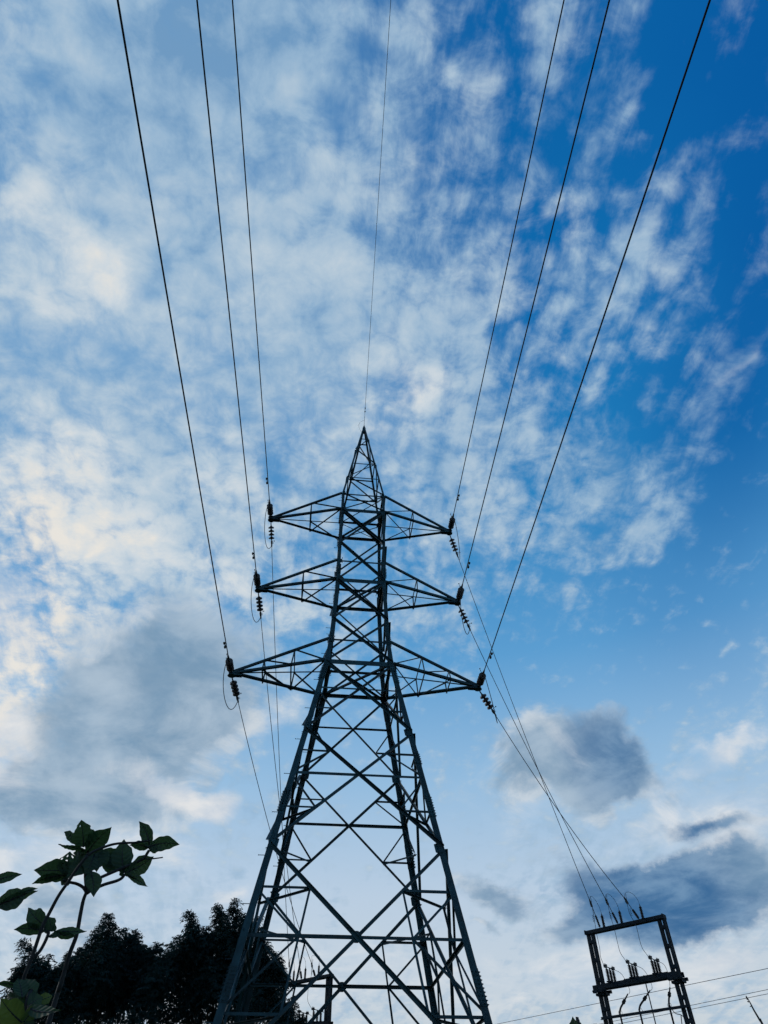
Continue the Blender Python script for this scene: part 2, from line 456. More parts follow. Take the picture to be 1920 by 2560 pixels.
# ------------------------------------------------------------------ mesh helpers
class MB:
    def __init__(self):
        self.v, self.f = [], []

    def add(self, vs, fs):
        o = len(self.v)
        self.v += [tuple(p) for p in vs]
        self.f += [tuple(i + o for i in f) for f in fs]

    def prism(self, poly0, poly1):
        n = len(poly0)
        fs = [(i, (i + 1) % n, n + (i + 1) % n, n + i) for i in range(n)]
        fs += [tuple(range(n - 1, -1, -1)), tuple(range(n, 2 * n))]
        self.add(list(poly0) + list(poly1), fs)

    def angle(self, p0, p1, u, v, s, t, s2=None):
        """rolled steel angle: corner on the line p0-p1, flanges along u (s wide) and v (s2 wide)"""
        s2 = s if s2 is None else s2
        pr = lambda p: [p, p + u * s, p + u * s + v * t, p + u * t + v * t, p + u * t + v * s2, p + v * s2]
        # L outline is concave: build from two boxes butted together
        a = lambda p: [p, p + u * s, p + u * s + v * t, p + v * t]
        b = lambda p: [p + v * t, p + u * t + v * t, p + u * t + v * s2, p + v * s2]
        self.prism(a(p0), a(p1))
        self.prism(b(p0), b(p1))

    def box(self, c, ax, ay, az):
        """centre and three half-axes"""
        vs = [c + sx * ax + sy * ay + sz * az for sz in (-1, 1) for sx, sy in ((-1, -1), (1, -1), (1, 1), (-1, 1))]
        self.add(vs, [(3, 2, 1, 0), (4, 5, 6, 7), (0, 1, 5, 4), (1, 2, 6, 5), (2, 3, 7, 6), (3, 0, 4, 7)])

    def tube(self, pts, rad, n=8, cap=True):
        pts = [Vector(p) for p in pts]
        rads = rad if isinstance(rad, (list, tuple)) else [rad] * len(pts)
        ref = None
        rings = []
        for i, p in enumerate(pts):
            d = (pts[min(i + 1, len(pts) - 1)] - pts[max(i - 1, 0)]).normalized()
            if ref is None:
                ref = d.orthogonal().normalized()
            ref = (ref - d * ref.dot(d))
            ref = ref.normalized() if ref.length > 1e-6 else d.orthogonal().normalized()
            b = d.cross(ref)
            rings.append([p + (ref * math.cos(2 * math.pi * k / n) + b * math.sin(2 * math.pi * k / n)) * rads[i] for k in range(n)])
        vs = [q for r in rings for q in r]
        fs = []
        for i in range(len(rings) - 1):
            for k in range(n):
                a, b2 = i * n + k, i * n + (k + 1) % n
                fs.append((a, b2, b2 + n, a + n))
        if cap:
            fs.append(tuple(range(n - 1, -1, -1)))
            fs.append(tuple((len(rings) - 1) * n + k for k in range(n)))
        self.add(vs, fs)

    def lathe(self, p0, axis, prof, n=14):
        """prof: list of (distance along axis, radius)"""
        axis = axis.normalized()
        x = axis.orthogonal().normalized()
        y = axis.cross(x)
        vs = [p0 + axis * h + (x * math.cos(2 * math.pi * k / n) + y * math.sin(2 * math.pi * k / n)) * max(r, 1e-4) for h, r in prof for k in range(n)]
        fs = []
        for i in range(len(prof) - 1):
            for k in range(n):
                a, b = i * n + k, i * n + (k + 1) % n
                fs.append((a, b, b + n, a + n))
        fs.append(tuple(range(n - 1, -1, -1)))
        fs.append(tuple((len(prof) - 1) * n + k for k in range(n)))
        self.add(vs, fs)

    def plate(self, poly, n, t):
        self.prism(list(poly), [p + n * t for p in poly])

    def bolt(self, p, n, r=0.014, h=0.022):
        self.lathe(p, n, [(-0.01, r), (h, r), (h, r * .55), (h * 1.7, r * .5)], 6)

    def torus(self, c, axis, R0, r, n=14, m=6, a0=0.0, a1=2 * math.pi):
        x = axis.normalized().orthogonal().normalized()
        y = axis.normalized().cross(x)
        pts = [c + (x * math.cos(a0 + (a1 - a0) * k / n) + y * math.sin(a0 + (a1 - a0) * k / n)) * R0 for k in range(n + 1)]
        self.tube(pts, r, m)

    def build(self, name, mat, parent=None, smooth=False, origin=None):
        me = bpy.data.meshes.new(name)
        org = Vector(origin) if origin is not None else Vector((0, 0, 0))
        me.from_pydata([Vector(p) - org for p in self.v], [], self.f)
        me.validate()
        me.update()
        if smooth:
            me.polygons.foreach_set('use_smooth', [True] * len(me.polygons))
        me.materials.append(mat)
        o = bpy.data.objects.new(name, me)
        COL.objects.link(o)
        if parent is not None:
            o.parent = parent
            o.location = org - WORLD_LOC[parent.name]
        else:
            o.location = org
        WORLD_LOC[o.name] = org.copy()
        return o


WORLD_LOC = {}


def tag(o, label=None, cat=None, group=None, kind=None):
    if label:
        o['label'] = label
    if cat:
        o['category'] = cat
    if group:
        o['group'] = group
    if kind:
        o['kind'] = kind
    return o


def thing(name, loc, label, cat, group=None):
    o = bpy.data.objects.new(name, None)
    o.empty_display_size = 0.2
    o.location = loc
    COL.objects.link(o)
    WORLD_LOC[o.name] = Vector(loc)
    return tag(o, label, cat, group)


V = Vector


def curve_pts(p0, p1, p2, p3=None, n=16):
    out = []
    for i in range(n + 1):
        t = i / n
        if p3 is None:
            out.append(p0 * (1 - t) ** 2 + p1 * 2 * t * (1 - t) + p2 * t * t)
        else:
            out.append(p0 * (1 - t) ** 3 + p1 * 3 * t * (1 - t) ** 2 + p2 * 3 * t * t * (1 - t) + p3 * t ** 3)
    return out


def spline(pts, n=6):
    """Catmull-Rom through points"""
    P = [Vector(p) for p in pts]
    P = [P[0] * 2 - P[1]] + P + [P[-1] * 2 - P[-2]]
    out = []
    for i in range(1, len(P) - 2):
        a, b, c, d = P[i - 1:i + 3]
        for k in range(n):
            t = k / n
            out.append(0.5 * ((2 * b) + (c - a) * t + (2 * a - 5 * b + 4 * c - d) * t * t + (3 * b - a - 3 * c + d) * t ** 3))
    out.append(P[-2])
    return out


# ------------------------------------------------------------------ ground
g = MB()
g.add([(-900, -900, 0), (900, -900, 0), (900, 900, 0), (-900, 900, 0)], [(0, 1, 2, 3)])
tag(g.build('ground', GRASS), kind='structure')

# ------------------------------------------------------------------ the lattice tower
ZU = {1: 24.56, 2: 20.26, 3: 16.10}
ZL = {1: 23.47, 2: 19.20, 3: 15.06}
TIP = {1: 4.27, 2: 4.29, 3: 4.726}
ZTOP = 31.30
ZP4, ZP6, ZP8 = 12.11, 8.30, 2.81
ZN4, ZN5, ZN7 = 13.84, 10.50, 6.01
_wz = [(0, 3.925), (15.06, 1.275), (16.1, 1.165), (19.2, 1.03), (24.56, 1.02), (ZTOP, 0.055)]


def W(z):
    for (a, wa), (b, wb) in zip(_wz, _wz[1:]):
        if z <= b:
            return wa + (wb - wa) * (z - a) / (b - a)
    return _wz[-1][1]


def leg(sx, sy, z):
    return V((sx * W(z), sy * W(z), z))


tower = thing('lattice_tower', (0, 0, 0), 'tall steel lattice pylon with six pointed cross arms, standing in the middle', 'pylon')

# faces: (left corner, right corner, outward normal) seen from outside
FACES = [((-1, -1), (1, -1), V((0, -1, 0))), ((1, -1), (1, 1), V((1, 0, 0))),
         ((1, 1), (-1, 1), V((0, 1, 0))), ((-1, 1), (-1, -1), V((-1, 0, 0)))]


def fnode(face, side, z):
    c = face[side]
    return leg(c[0], c[1], z)


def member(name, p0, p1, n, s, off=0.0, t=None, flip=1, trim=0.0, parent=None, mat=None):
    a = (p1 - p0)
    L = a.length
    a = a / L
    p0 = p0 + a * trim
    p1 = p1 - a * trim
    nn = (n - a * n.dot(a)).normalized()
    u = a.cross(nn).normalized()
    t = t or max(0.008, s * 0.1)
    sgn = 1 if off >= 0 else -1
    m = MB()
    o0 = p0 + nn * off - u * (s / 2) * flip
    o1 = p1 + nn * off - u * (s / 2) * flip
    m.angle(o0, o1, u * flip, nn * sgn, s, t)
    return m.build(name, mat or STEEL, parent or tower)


# legs
def splice(c, z, ln, s, parent):
    sx, sy = c
    m = MB()
    d = (leg(sx, sy, z + 0.3) - leg(sx, sy, z - 0.3)).normalized()
    p = leg(sx, sy, z)
    for ax, ay in ((V((-sx, 0, 0)), V((0, sy, 0))), (V((0, -sy, 0)), V((sx, 0, 0)))):
        c0 = p + ax * (s * 0.52) + ay * 0.009
        m.box(c0, ax * (s * 0.44), ay * 0.006, d * (ln / 2))
        nb = int(ln / 0.085)
        for i in range(nb):
            for q in (-0.22, 0.22):
                m.bolt(c0 + d * (-ln / 2 + 0.045 + i * 0.085) + ax * (s * q) + ay * 0.006, ay, 0.017, 0.028)
    return m.build('splice_plate', STEEL, parent)


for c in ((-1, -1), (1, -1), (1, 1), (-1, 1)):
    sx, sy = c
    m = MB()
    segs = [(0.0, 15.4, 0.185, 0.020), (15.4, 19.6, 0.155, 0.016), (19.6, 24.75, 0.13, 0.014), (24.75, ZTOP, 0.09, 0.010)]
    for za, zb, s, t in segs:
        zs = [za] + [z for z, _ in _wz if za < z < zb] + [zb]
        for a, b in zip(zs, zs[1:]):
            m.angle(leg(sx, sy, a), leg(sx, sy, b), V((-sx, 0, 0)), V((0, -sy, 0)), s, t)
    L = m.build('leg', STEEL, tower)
    for z, ln, s in ((14.55, 0.7, 0.20), (9.6, 0.75, 0.20), (5.0, 0.8, 0.20), (19.75, 0.55, 0.17), (11.2, 0.5, 0.20), (16.2, 0.5, 0.17), (23.1, 0.4, 0.14)):
        if sx < 0 and z in (11.2,):
            continue
        splice(c, z, ln, s, L)
    if c in ((-1, -1), (-1, 1)):
        z, k = 3.0, 0
        while z < 24.2:
            b = MB()
            p = leg(sx, sy, z)
            if k % 2 == 0:
                b.tube([p + V((0.02, -sy * 0.05, 0)), p + V((-0.17, -sy * 0.05, 0))], 0.009, 6)
                b.lathe(p + V((-0.165, -sy * 0.05, 0)), V((-1, 0, 0)), [(0, 0.016), (0.012, 0.016)], 6)
            else:
                b.tube([p + V((0.06, -sy * 0.02, 0)), p + V((0.06, sy * 0.17, 0))], 0.009, 6)
                b.lathe(p + V((0.06, sy * 0.165, 0)), V((0, sy, 0)), [(0, 0.016), (0.012, 0.016)], 6)
            b.build('step_bolt', STEEL, L)
            z += 0.62
            k += 1
    f = MB()
    p = leg(sx, sy, 0)
    f.lathe(V((p.x, p.y, -0.3)), V((0, 0, 1)), [(0, 0.6), (0.75, 0.45), (0.8, 0.40)], 16)
    f.build('concrete_footing', CONC, tower)


def gusset(face, side, z, w=0.34, h=0.5, off=-0.006):
    n = face[2]
    p = fnode(face, side, z)
    inn = (fnode(face, 1 - side, z) - p).normalized()
    up = (fnode(face, side, z + 0.5) - fnode(face, side, z - 0.5)).normalized()
    poly = [p + up * h / 2, p + up * (h * .28) + inn * w, p - up * (h * .28) + inn * w, p - up * h / 2]
    m = MB()
    m.plate([q + n * (off - 0.026) for q in poly], n * -1, 0.009)
    for q in (0.1, 0.2):
        for hh in (-0.12, 0.12):
            m.bolt(p + inn * q + up * hh + n * -0.02, n, 0.016, 0.04)
    m.build('gusset_plate', STEEL, tower)


# bracing panels
def mid(a, b, t=0.5):
    return a + (b - a) * t


PANELS = [(ZL[3], ZP4, ZN4, 'small'), (ZP4, ZP6, ZN5, 'mid'), (ZP6, ZP8, ZN7, 'big')]
HIPS = {}
for fi, F in enumerate(FACES):
    n = F[2]
    for (zt, zb, zc, kind) in PANELS:
        s = {'small': 0.088, 'mid': 0.092, 'big': 0.10}[kind]
        TL, TR, BL, BR_ = fnode(F, 0, zt), fnode(F, 1, zt), fnode(F, 0, zb), fnode(F, 1, zb)
        member('diagonal_brace', TL, BR_, n, s, 0.004, trim=0.05)
        member('diagonal_brace', TR, BL, n, s * 0.8, -0.030, trim=0.05)
        HL, HR = fnode(F, 0, zc), fnode(F, 1, zc)
        C = mid(HL, HR)
        hs = {'small': 0.06, 'mid': 0.085, 'big': 0.09}[kind]
        member('horizontal_strut', HL, C, n, hs, -0.052, trim=0.04)
        member('horizontal_strut', C, HR, n, hs * 0.8, -0.054, trim=0.04)
        if kind == 'big':       # centre plate with bolts
            m = MB()
            up = (TL - BL).normalized()
            ex = (HR - HL).normalized()
            ez = n.cross(ex)
            ez = ez if ez.z > 0 else -ez
            q = 0.13
            m.plate([C + n * -0.012 + ex * q * a + ez * q * b for a, b in ((1, 0.35), (0.35, 1), (-0.35, 1), (-1, 0.35), (-1, -0.35), (-0.35, -1), (0.35, -1), (1, -0.35))], n * -1, 0.01)
            for k in (-1, 1):
                for d in (0.20, 0.30):
                    m.bolt(C + (ex * k * 0.75 + ez * 0.66).normalized() * d + n * 0.0, n, 0.017, 0.045)
            m.build('gusset_plate', STEEL, tower)
        for side, (T, B, H) in enumerate(((TL, BL, HL), (TR, BR_, HR))):
            Mu, Ml = mid(T, C), mid(C, B)
            Lu, Lm = mid(T, H), mid(H, B)
            rs = 0.05 if kind != 'big' else 0.055
            nm = 'secondary_brace'
            if kind == 'big':
                Q = mid(H, C)
                member(nm, Lu, Mu, n, rs * 1.1, -0.064, trim=0.02)
                member(nm, Mu, Q, n, rs, -0.066)
                member(nm, Lu, Q, n, rs, -0.070, trim=0.04)
                member(nm, Lm, Ml, n, rs * 1.1, -0.064, trim=0.02)
                member(nm, Ml, Q, n, rs, -0.066)
                member(nm, Lm, Q, n, rs, -0.070, trim=0.04)
                HIPS.setdefault((zt, 'u'), {})[(fi, side)] = Mu
                HIPS.setdefault((zt, 'l'), {})[(fi, side)] = Ml
            else:
                if kind == 'mid':
                    member(nm, Lu, Mu, n, rs, -0.064, trim=0.02)
                    member(nm, Mu, H, n, rs, -0.066, trim=0.04)
                member(nm, Lm, Ml, n, rs, -0.064, trim=0.02)
                member(nm, Ml, H, n, rs, -0.066, trim=0.04)
                if kind == 'mid':
                    HIPS.setdefault((zt, 'l'), {})[(fi, side)] = Ml
    # waist panels
    for zt, zb, s in ((ZU[1], ZL[1], 0.05), (ZL[1], (ZL[1] + ZL[2]) / 2, 0.085), ((ZL[1] + ZL[2]) / 2, ZL[2], 0.085),
                      (ZL[2], (ZL[2] + ZL[3]) / 2, 0.09), ((ZL[2] + ZL[3]) / 2, ZL[3], 0.09)):
        member('diagonal_brace', fnode(F, 0, zt), fnode(F, 1, zb), n, s * 1.0, 0.004, trim=0.06)
        member('diagonal_brace', fnode(F, 1, zt), fnode(F, 0, zb), n, s * 0.75, -0.028, trim=0.06)
    for k in (1, 2, 3):
        member('horizontal_strut', fnode(F, 0, ZL[k]), fnode(F, 1, ZL[k]), n, 0.18 if fi == 0 else 0.11, -0.052, trim=0.04)
        member('horizontal_strut', fnode(F, 0, ZU[k]), fnode(F, 1, ZU[k]), n, 0.075, -0.05, trim=0.04)
    # peak
    zp = [30.0, 28.75, 27.4, 26.05, ZU[1]]
    for i, z in enumerate(zp[:-1]):
        if i != 1:
            member('horizontal_strut', fnode(F, 0, z), fnode(F, 1, z), n, 0.05, -0.03, trim=0.02)
    for i in range(4):
        a, b = (0, 1) if (i + fi) % 2 else (1, 0)
        member('diagonal_brace', fnode(F, a, zp[i]), fnode(F, b, zp[i + 1]), n, 0.05, 0.003, trim=0.03)
    # bottom panel above the ground
    zm = ZP8
    member('horizontal_strut', fnode(F, 0, zm), fnode(F, 1, zm), n, 0.09, -0.052, trim=0.04)
    C = mid(fnode(F, 0, zm), fnode(F, 1, zm))
    member('diagonal_brace', C, fnode(F, 0, 0.5), n, 0.09, 0.004)
    member('diagonal_brace', C, fnode(F, 1, 0.5), n, 0.09, -0.030)
    # gussets
    for side in (0, 1):
        for z in (ZP4, ZP6, ZP8, ZL[1], ZL[2], ZL[3]):
            gusset(F, side, z, 0.27 if z < 15 else 0.24, 0.42 if z < 15 else 0.38)
        for z in (ZU[1], ZU[2], ZU[3]):
            gusset(F, side, z, 0.2, 0.3)

UPV = V((0, 0, 1))
for (zt, ul), d in HIPS.items():
    for fi in range(4):
        member('hip_brace', d[(fi, 1)], d[((fi + 1) % 4, 0)], UPV, 0.055, -0.02, trim=0.03)
for k in (1, 2, 3):
    z = ZL[k] - 0.02
    member('plan_brace', leg(-1, -1, z), leg(1, 1, z), UPV, 0.075, -0.03, trim=0.1)
    member('plan_brace', leg(1, -1, z), leg(-1, 1, z), UPV, 0.075, 0.012, trim=0.1)
# peak cap
m = MB()
m.lathe(V((0, 0, ZTOP - 0.42)), UPV, [(0, 0.15), (0.38, 0.10), (0.60, 0.028), (0.72, 0.02)], 4)
for k in range(4):
    a = math.pi / 4 + k * math.pi / 2
    for h in (-0.3, -0.15):
        m.bolt(V((0.085 * math.cos(a), 0.085 * math.sin(a), ZTOP + h)), V((math.cos(a), math.sin(a), 0)), 0.014, 0.03)
m.build('peak_cap', STEEL, tower)

# cross arms
for k in (1, 2, 3):
    for sd in (-1, 1):
        zl, zu = ZL[k], ZU[k]
        tip = V((sd * TIP[k], 0, zl))
        rt = V((sd * (TIP[k] - 0.12), 0, zl))
        NU, FU, NL, FL = leg(sd, -1, zu), leg(sd, 1, zu), leg(sd, -1, zl), leg(sd, 1, zl)
        tn, tf = V((0, -0.07, 0)), V((0, 0.07, 0))
        arm = MB()
        ends = {'NL': (NL, rt + tn), 'FL': (FL, rt + tf), 'NU': (NU, rt + tn + V((0, 0, 0.07))), 'FU': (FU, rt + tf + V((0, 0, 0.07)))}
        for nm, (a, b) in ends.items():
            ax = (b - a).normalized()
            out = V((0, -1 if nm[0] == 'N' else 1, 0))
            nn = (out - ax * out.dot(ax)).normalized()
            u = ax.cross(nn)
            if u.z < 0:
                u = -u
            s = {'NL': 0.095, 'FL': 0.15, 'NU': 0.085, 'FU': 0.05}[nm]
            arm.angle(a, b, u if nm[1] == 'U' else -u * -1, -nn, s, 0.009)
        A = arm.build('cross_arm', STEEL, tower)
        # tip plates and hanger
        tp = MB()
        tp.box(tip + V((-sd * 0.16, -0.085, 0.03)), V((0.24, 0, 0)), V((0, 0.006, 0)), V((0, 0, 0.11)))
        tp.box(tip + V((-sd * 0.16, 0.085, 0.03)), V((0.24, 0, 0)), V((0, 0.006, 0)), V((0, 0, 0.11)))
        for yy, zz in ((0.0, -0.085), (0.0, 0.095)):
            tp.lathe(tip + V((-sd * 0.02, 0, zz)), UPV, [(0, 0.15), (0.010, 0.15)], 10)
        tp.box(tip + V((0, 0, 0.0)), V((0.03, 0, 0)), V((0, 0.20, 0)), V((0, 0, 0.02)))
        tp.build('tip_plate', STEEL, A)

        def on(nm, f):
            a, b = ends[nm]
            return mid(a, b, f)
        fr = (0.44,) if k < 3 else (0.36, 0.68)
        last = {q: ends[q][0] for q in ends}
        for i, f in enumerate(fr):
            P = {q: on(q, f) for q in ends}
            xx = V((sd, 0, 0))
            fm = MB()
            for a, b, s in (('NU', 'NL', 0.045), ('FU', 'FL', 0.05), ('NL', 'FL', 0.05), ('NU', 'FU', 0.04)):
                d = (P[b] - P[a]).normalized()
                v = d.cross(xx)
                fm.angle(P[a] - d * 0.03, P[b] + d * 0.05, xx, v, s, 0.008)
            fm.build('arm_frame', STEEL, A)
            member('web_brace', P['NU'], last['NL'], V((0, -1, 0)), 0.045, 0.012, parent=A)
            member('web_brace', P['FU'], last['FL'], V((0, 1, 0)), 0.05, 0.012, parent=A)
            member('web_brace', P['FL'] if i == 0 else P['NL'], last['NL'] if i == 0 else last['FL'], UPV, 0.045, -0.012, parent=A)
            last = P

# ------------------------------------------------------------------ insulator strings, conductors, jumpers, dampers
ROW = {1: 'top', 2: 'middle', 3: 'bottom'}
SIDE = {-1: 'left', 1: 'right'}
CA, CB = -0.035, -0.05            # sideways drift and fall per metre of the line towards the camera
DISC = [(0.0, 0.034), (0.010, 0.052), (0.034, 0.058), (0.046, 0.085), (0.058, 0.115), (0.074, 0.1275), (0.104, 0.1285), (0.118, 0.120), (0.122, 0.10), (0.112, 0.075), (0.122, 0.055), (0.130, 0.030), (0.168, 0.026)]


def insulator(name, start, axis, label, group, horn_up=True):
    axis = axis.normalized()
    o = thing(name, start, label, 'insulator', group)
    side = axis.cross(UPV).normalized()
    up = side.cross(axis)
    m = MB()
    m.torus(start + axis * 0.045, side, 0.034, 0.010)
    m.box(start + axis * 0.11, axis * 0.045, side * 0.022, up * 0.012)
    m.lathe(start + axis * 0.14, axis, [(0, 0.02), (0.03, 0.03), (0.07, 0.03)], 8)
    m.build('shackle', FIT, o)
    for i in range(4):
        d = MB()
        d.lathe(start + axis * (0.20 + 0.165 * i), axis, [(h, r * 1.08) for h, r in DISC], 20)
        d.build('disc', PORC, o, smooth=True)
    e = start + axis * (0.20 + 0.165 * 4)
    c = MB()
    c.tube([e - axis * 0.02, e + axis * 0.05, e + axis * 0.08], [0.02, 0.03, 0.03], 8)
    c.tube([e + axis * 0.06, e + axis * 0.16, e + axis * 0.34], [0.042, 0.042, 0.024], 10)
    c.box(e + axis * 0.13 - up * 0.035, axis * 0.06, side * 0.02, up * 0.035)
    for t in (0.09, 0.13, 0.17):
        c.bolt(e + axis * t + side * 0.02, side, 0.012, 0.05)
    c.build('tension_clamp', FIT, o)
    h = MB()
    b = e + axis * 0.05
    h.tube(curve_pts(b + side * 0.02, b + up * 0.10 + side * 0.07, b + up * 0.20 + side * 0.10 + axis * 0.03), 0.008, 6)
    h.lathe(b + up * 0.19 + side * 0.10 + axis * 0.03, up, [(0, 0.012), (0.01, 0.024), (0.03, 0.024), (0.042, 0.01)], 8)
    h.build('arcing_horn', FIT, o)
    return e + axis * 0.30


# gantry frames (computed from the two fitted beams)
GAN = {1: (V((10.31, 8.26, 0)), V((0.6585, -0.7526, 0))), -1: (V((-2.22, 19.01, 0)), V((0.7118, -0.7024, 0)))}
STRX = (0.70, 1.50, 2.42)


def gl(sd, x, y, z):
    A, e = GAN[sd]
    n = V((-e.y, e.x, 0))
    return A + e * x + n * y + V((0, 0, z))


def sag_line(p0, p1, sag, n=40):
    return [p0 + (p1 - p0) * (i / n) - V((0, 0, 4 * sag * (i / n) * (1 - i / n))) for i in range(n + 1)]


WDRIFT = {(1, -1): -0.034, (2, -1): -0.032, (3, -1): -0.026, (1, 1): -0.038, (2, 1): -0.042, (3, 1): -0.046}
DAMP = {(1, -1): 2.45, (2, -1): 2.2, (3, -1): 2.0, (1, 1): 2.35, (2, 1): 2.55, (3, 1): 2.35}
# left circuit: which gantry phase each arm feeds, and the same on the right
for k in (1, 2, 3):
    for sd in (-1, 1):
        tip = V((sd * TIP[k], 0, ZL[k]))
        w = '%s of the three %s arms' % (ROW[k], SIDE[sd])
        CA = WDRIFT[(k, sd)]
        ax = V((CA, -1, CB)).normalized()
        s0 = tip + V((0, -0.10, 0))
        e0 = insulator('strain_insulator', s0, ax, 'stubby disc insulator string above the tip of the %s cross arm on the %s' % (ROW[k], SIDE[sd]), 'insulator strings on the pylon arms')
        # near conductor
        line = []
        for i in range(0, 61):
            s = 0.0 + (i / 60.0) ** 1.5 * 160
            line.append(e0 - ax * 0.25 + V((CA * s, -s, CB * s + 0.00032 * s * s)))
        c = MB()
        c.tube(line, 0.0185, 8)
        tag(c.build('overhead_conductor', WIRE, smooth=True), 'thin dark conductor running overhead from the %s arm tip on the %s' % (ROW[k], SIDE[sd]), 'power line', 'conductors running over the camera')
        # damper
        s = DAMP[(k, sd)] - 0.95
        p = e0 - ax * 0.25 + V((CA * s, -s, CB * s))
        dm = thing('vibration_damper', p, 'small double damper on the conductor above the %s arm on the %s' % (ROW[k], SIDE[sd]), 'damper', 'vibration dampers on the conductors')
        b = MB()
        b.box(p - V((0, 0, 0.03)), V((0.016, 0, 0)), V((0, 0.025, 0)), V((0, 0, 0.05)))
        b.build('clamp', FIT, dm)
        b = MB()
        lat = V((sd * 0.045, 0, -0.05))
        b.tube([p + lat + ax * -0.17, p + lat + ax * 0.17], 0.009, 6)
        b.tube([p + lat, p - V((0, 0, 0.03))], 0.012, 6)
        b.build('messenger_rod', FIT, dm)
        for q in (-1, 1):
            b = MB()
            b.lathe(p + lat + ax * (q * 0.13) - ax * 0.055, ax, [(0, 0.025), (0.02, 0.04), (0.09, 0.04), (0.11, 0.028)], 10)
            b.build('weight', FIT, dm, smooth=True)
        # far string and dropper to the gantry
        ph = {1: 0, 2: 1, 3: 2}[k] if sd == 1 else {1: 0, 2: 1, 3: 2}[k]
        gx = STRX[ph]
        anchor = gl(sd, gx, -0.06, 9.05)
        dirn = (anchor - tip).normalized()
        start_dir = (dirn + V((0, 0, -0.05))).normalized()
        s1 = tip + V((0.10 * dirn.x, 0.16, -0.02))
        e1 = insulator('strain_insulator', s1, start_dir, 'disc insulator string slanting down below the tip of the %s cross arm on the %s' % (ROW[k], SIDE[sd]), 'insulator strings on the pylon arms')
        g_end = anchor + (e1 - anchor).normalized() * 1.05
        c = MB()
        c.tube(sag_line(e1 - start_dir * 0.25, g_end, 0.35 if sd == 1 else 0.45), 0.0135, 8)
        tag(c.build('dropper_wire', WIRE, smooth=True), 'slack wire dropping from the %s arm on the %s to the switch frame' % (ROW[k], SIDE[sd]), 'power line', 'wires dropping to the switch frames')
        # jumper loop
        drop = {1: 0.95, 2: 1.0, 3: 1.05}[k]
        ja, jb = e0 - ax * 0.12, e1 - start_dir * 0.05
        bulge = V((-0.20 if sd == -1 else (0.12 if k != 2 else -0.24), 0, 0))
        j = MB()
        j.tube(curve_pts(ja, ja + V((0, 0, -drop * 0.9)) + bulge * 1.3 + V((0, -0.05, 0)), jb + V((0, 0.0, -drop * 1.15)) + bulge * 1.1, jb, 24), 0.0135, 8)
        tag(j.build('jumper_loop', WIRE, smooth=True), 'thin jumper wire looping under the tip of the %s arm on the %s' % (ROW[k], SIDE[sd]), 'jumper wire', 'jumper loops under the arm tips')

# earth wire
p = V((0, 0, ZTOP + 0.25))
ax = V((-0.037, -1, -0.03)).normalized()
c = MB()
c.tube([p + V((-0.037 * s, -s, -0.03 * s + 0.0003 * s * s)) for s in [(i / 50) ** 1.5 * 160 for i in range(51)]], 0.0095, 6)
tag(c.build('earth_wire', WIRE, smooth=True), 'hair-thin earth wire rising from the very tip of the pylon', 'power line')
dm = thing('vibration_damper', p + V((-0.04, -1.1, -0.03)), 'tiny damper on the earth wire just above the pylon tip', 'damper', 'vibration dampers on the conductors')
q = p + V((-0.037 * 1.1, -1.1, -0.033))
b = MB()
b.tube([q - ax * 0.16 - V((0, 0, .03)), q + ax * 0.16 - V((0, 0, .03))], 0.009, 6)
b.box(q - V((0, 0, 0.015)), V((0.014, 0, 0)), V((0, 0.02, 0)), V((0, 0, 0.03)))
b.build('messenger_rod', FIT, dm)
for k in (-1, 1):
    b = MB()
    b.lathe(q - V((0, 0, .03)) + ax * (k * 0.12) - ax * 0.04, ax, [(0, 0.02), (0.02, 0.032), (0.06, 0.032), (0.08, 0.02)], 8)
    b.build('weight', FIT, dm)
j = MB()
j.tube(curve_pts(p + ax * 0.35, p + V((-0.45, -0.1, 0.1)), V((-0.35, -0.1, ZTOP - 0.3)), V((-0.07, -0.05, ZTOP - 0.55))), 0.006, 6)
tag(j.build('earth_bond', WIRE, smooth=True), 'small bonding wire loop beside the pylon peak', 'jumper wire')

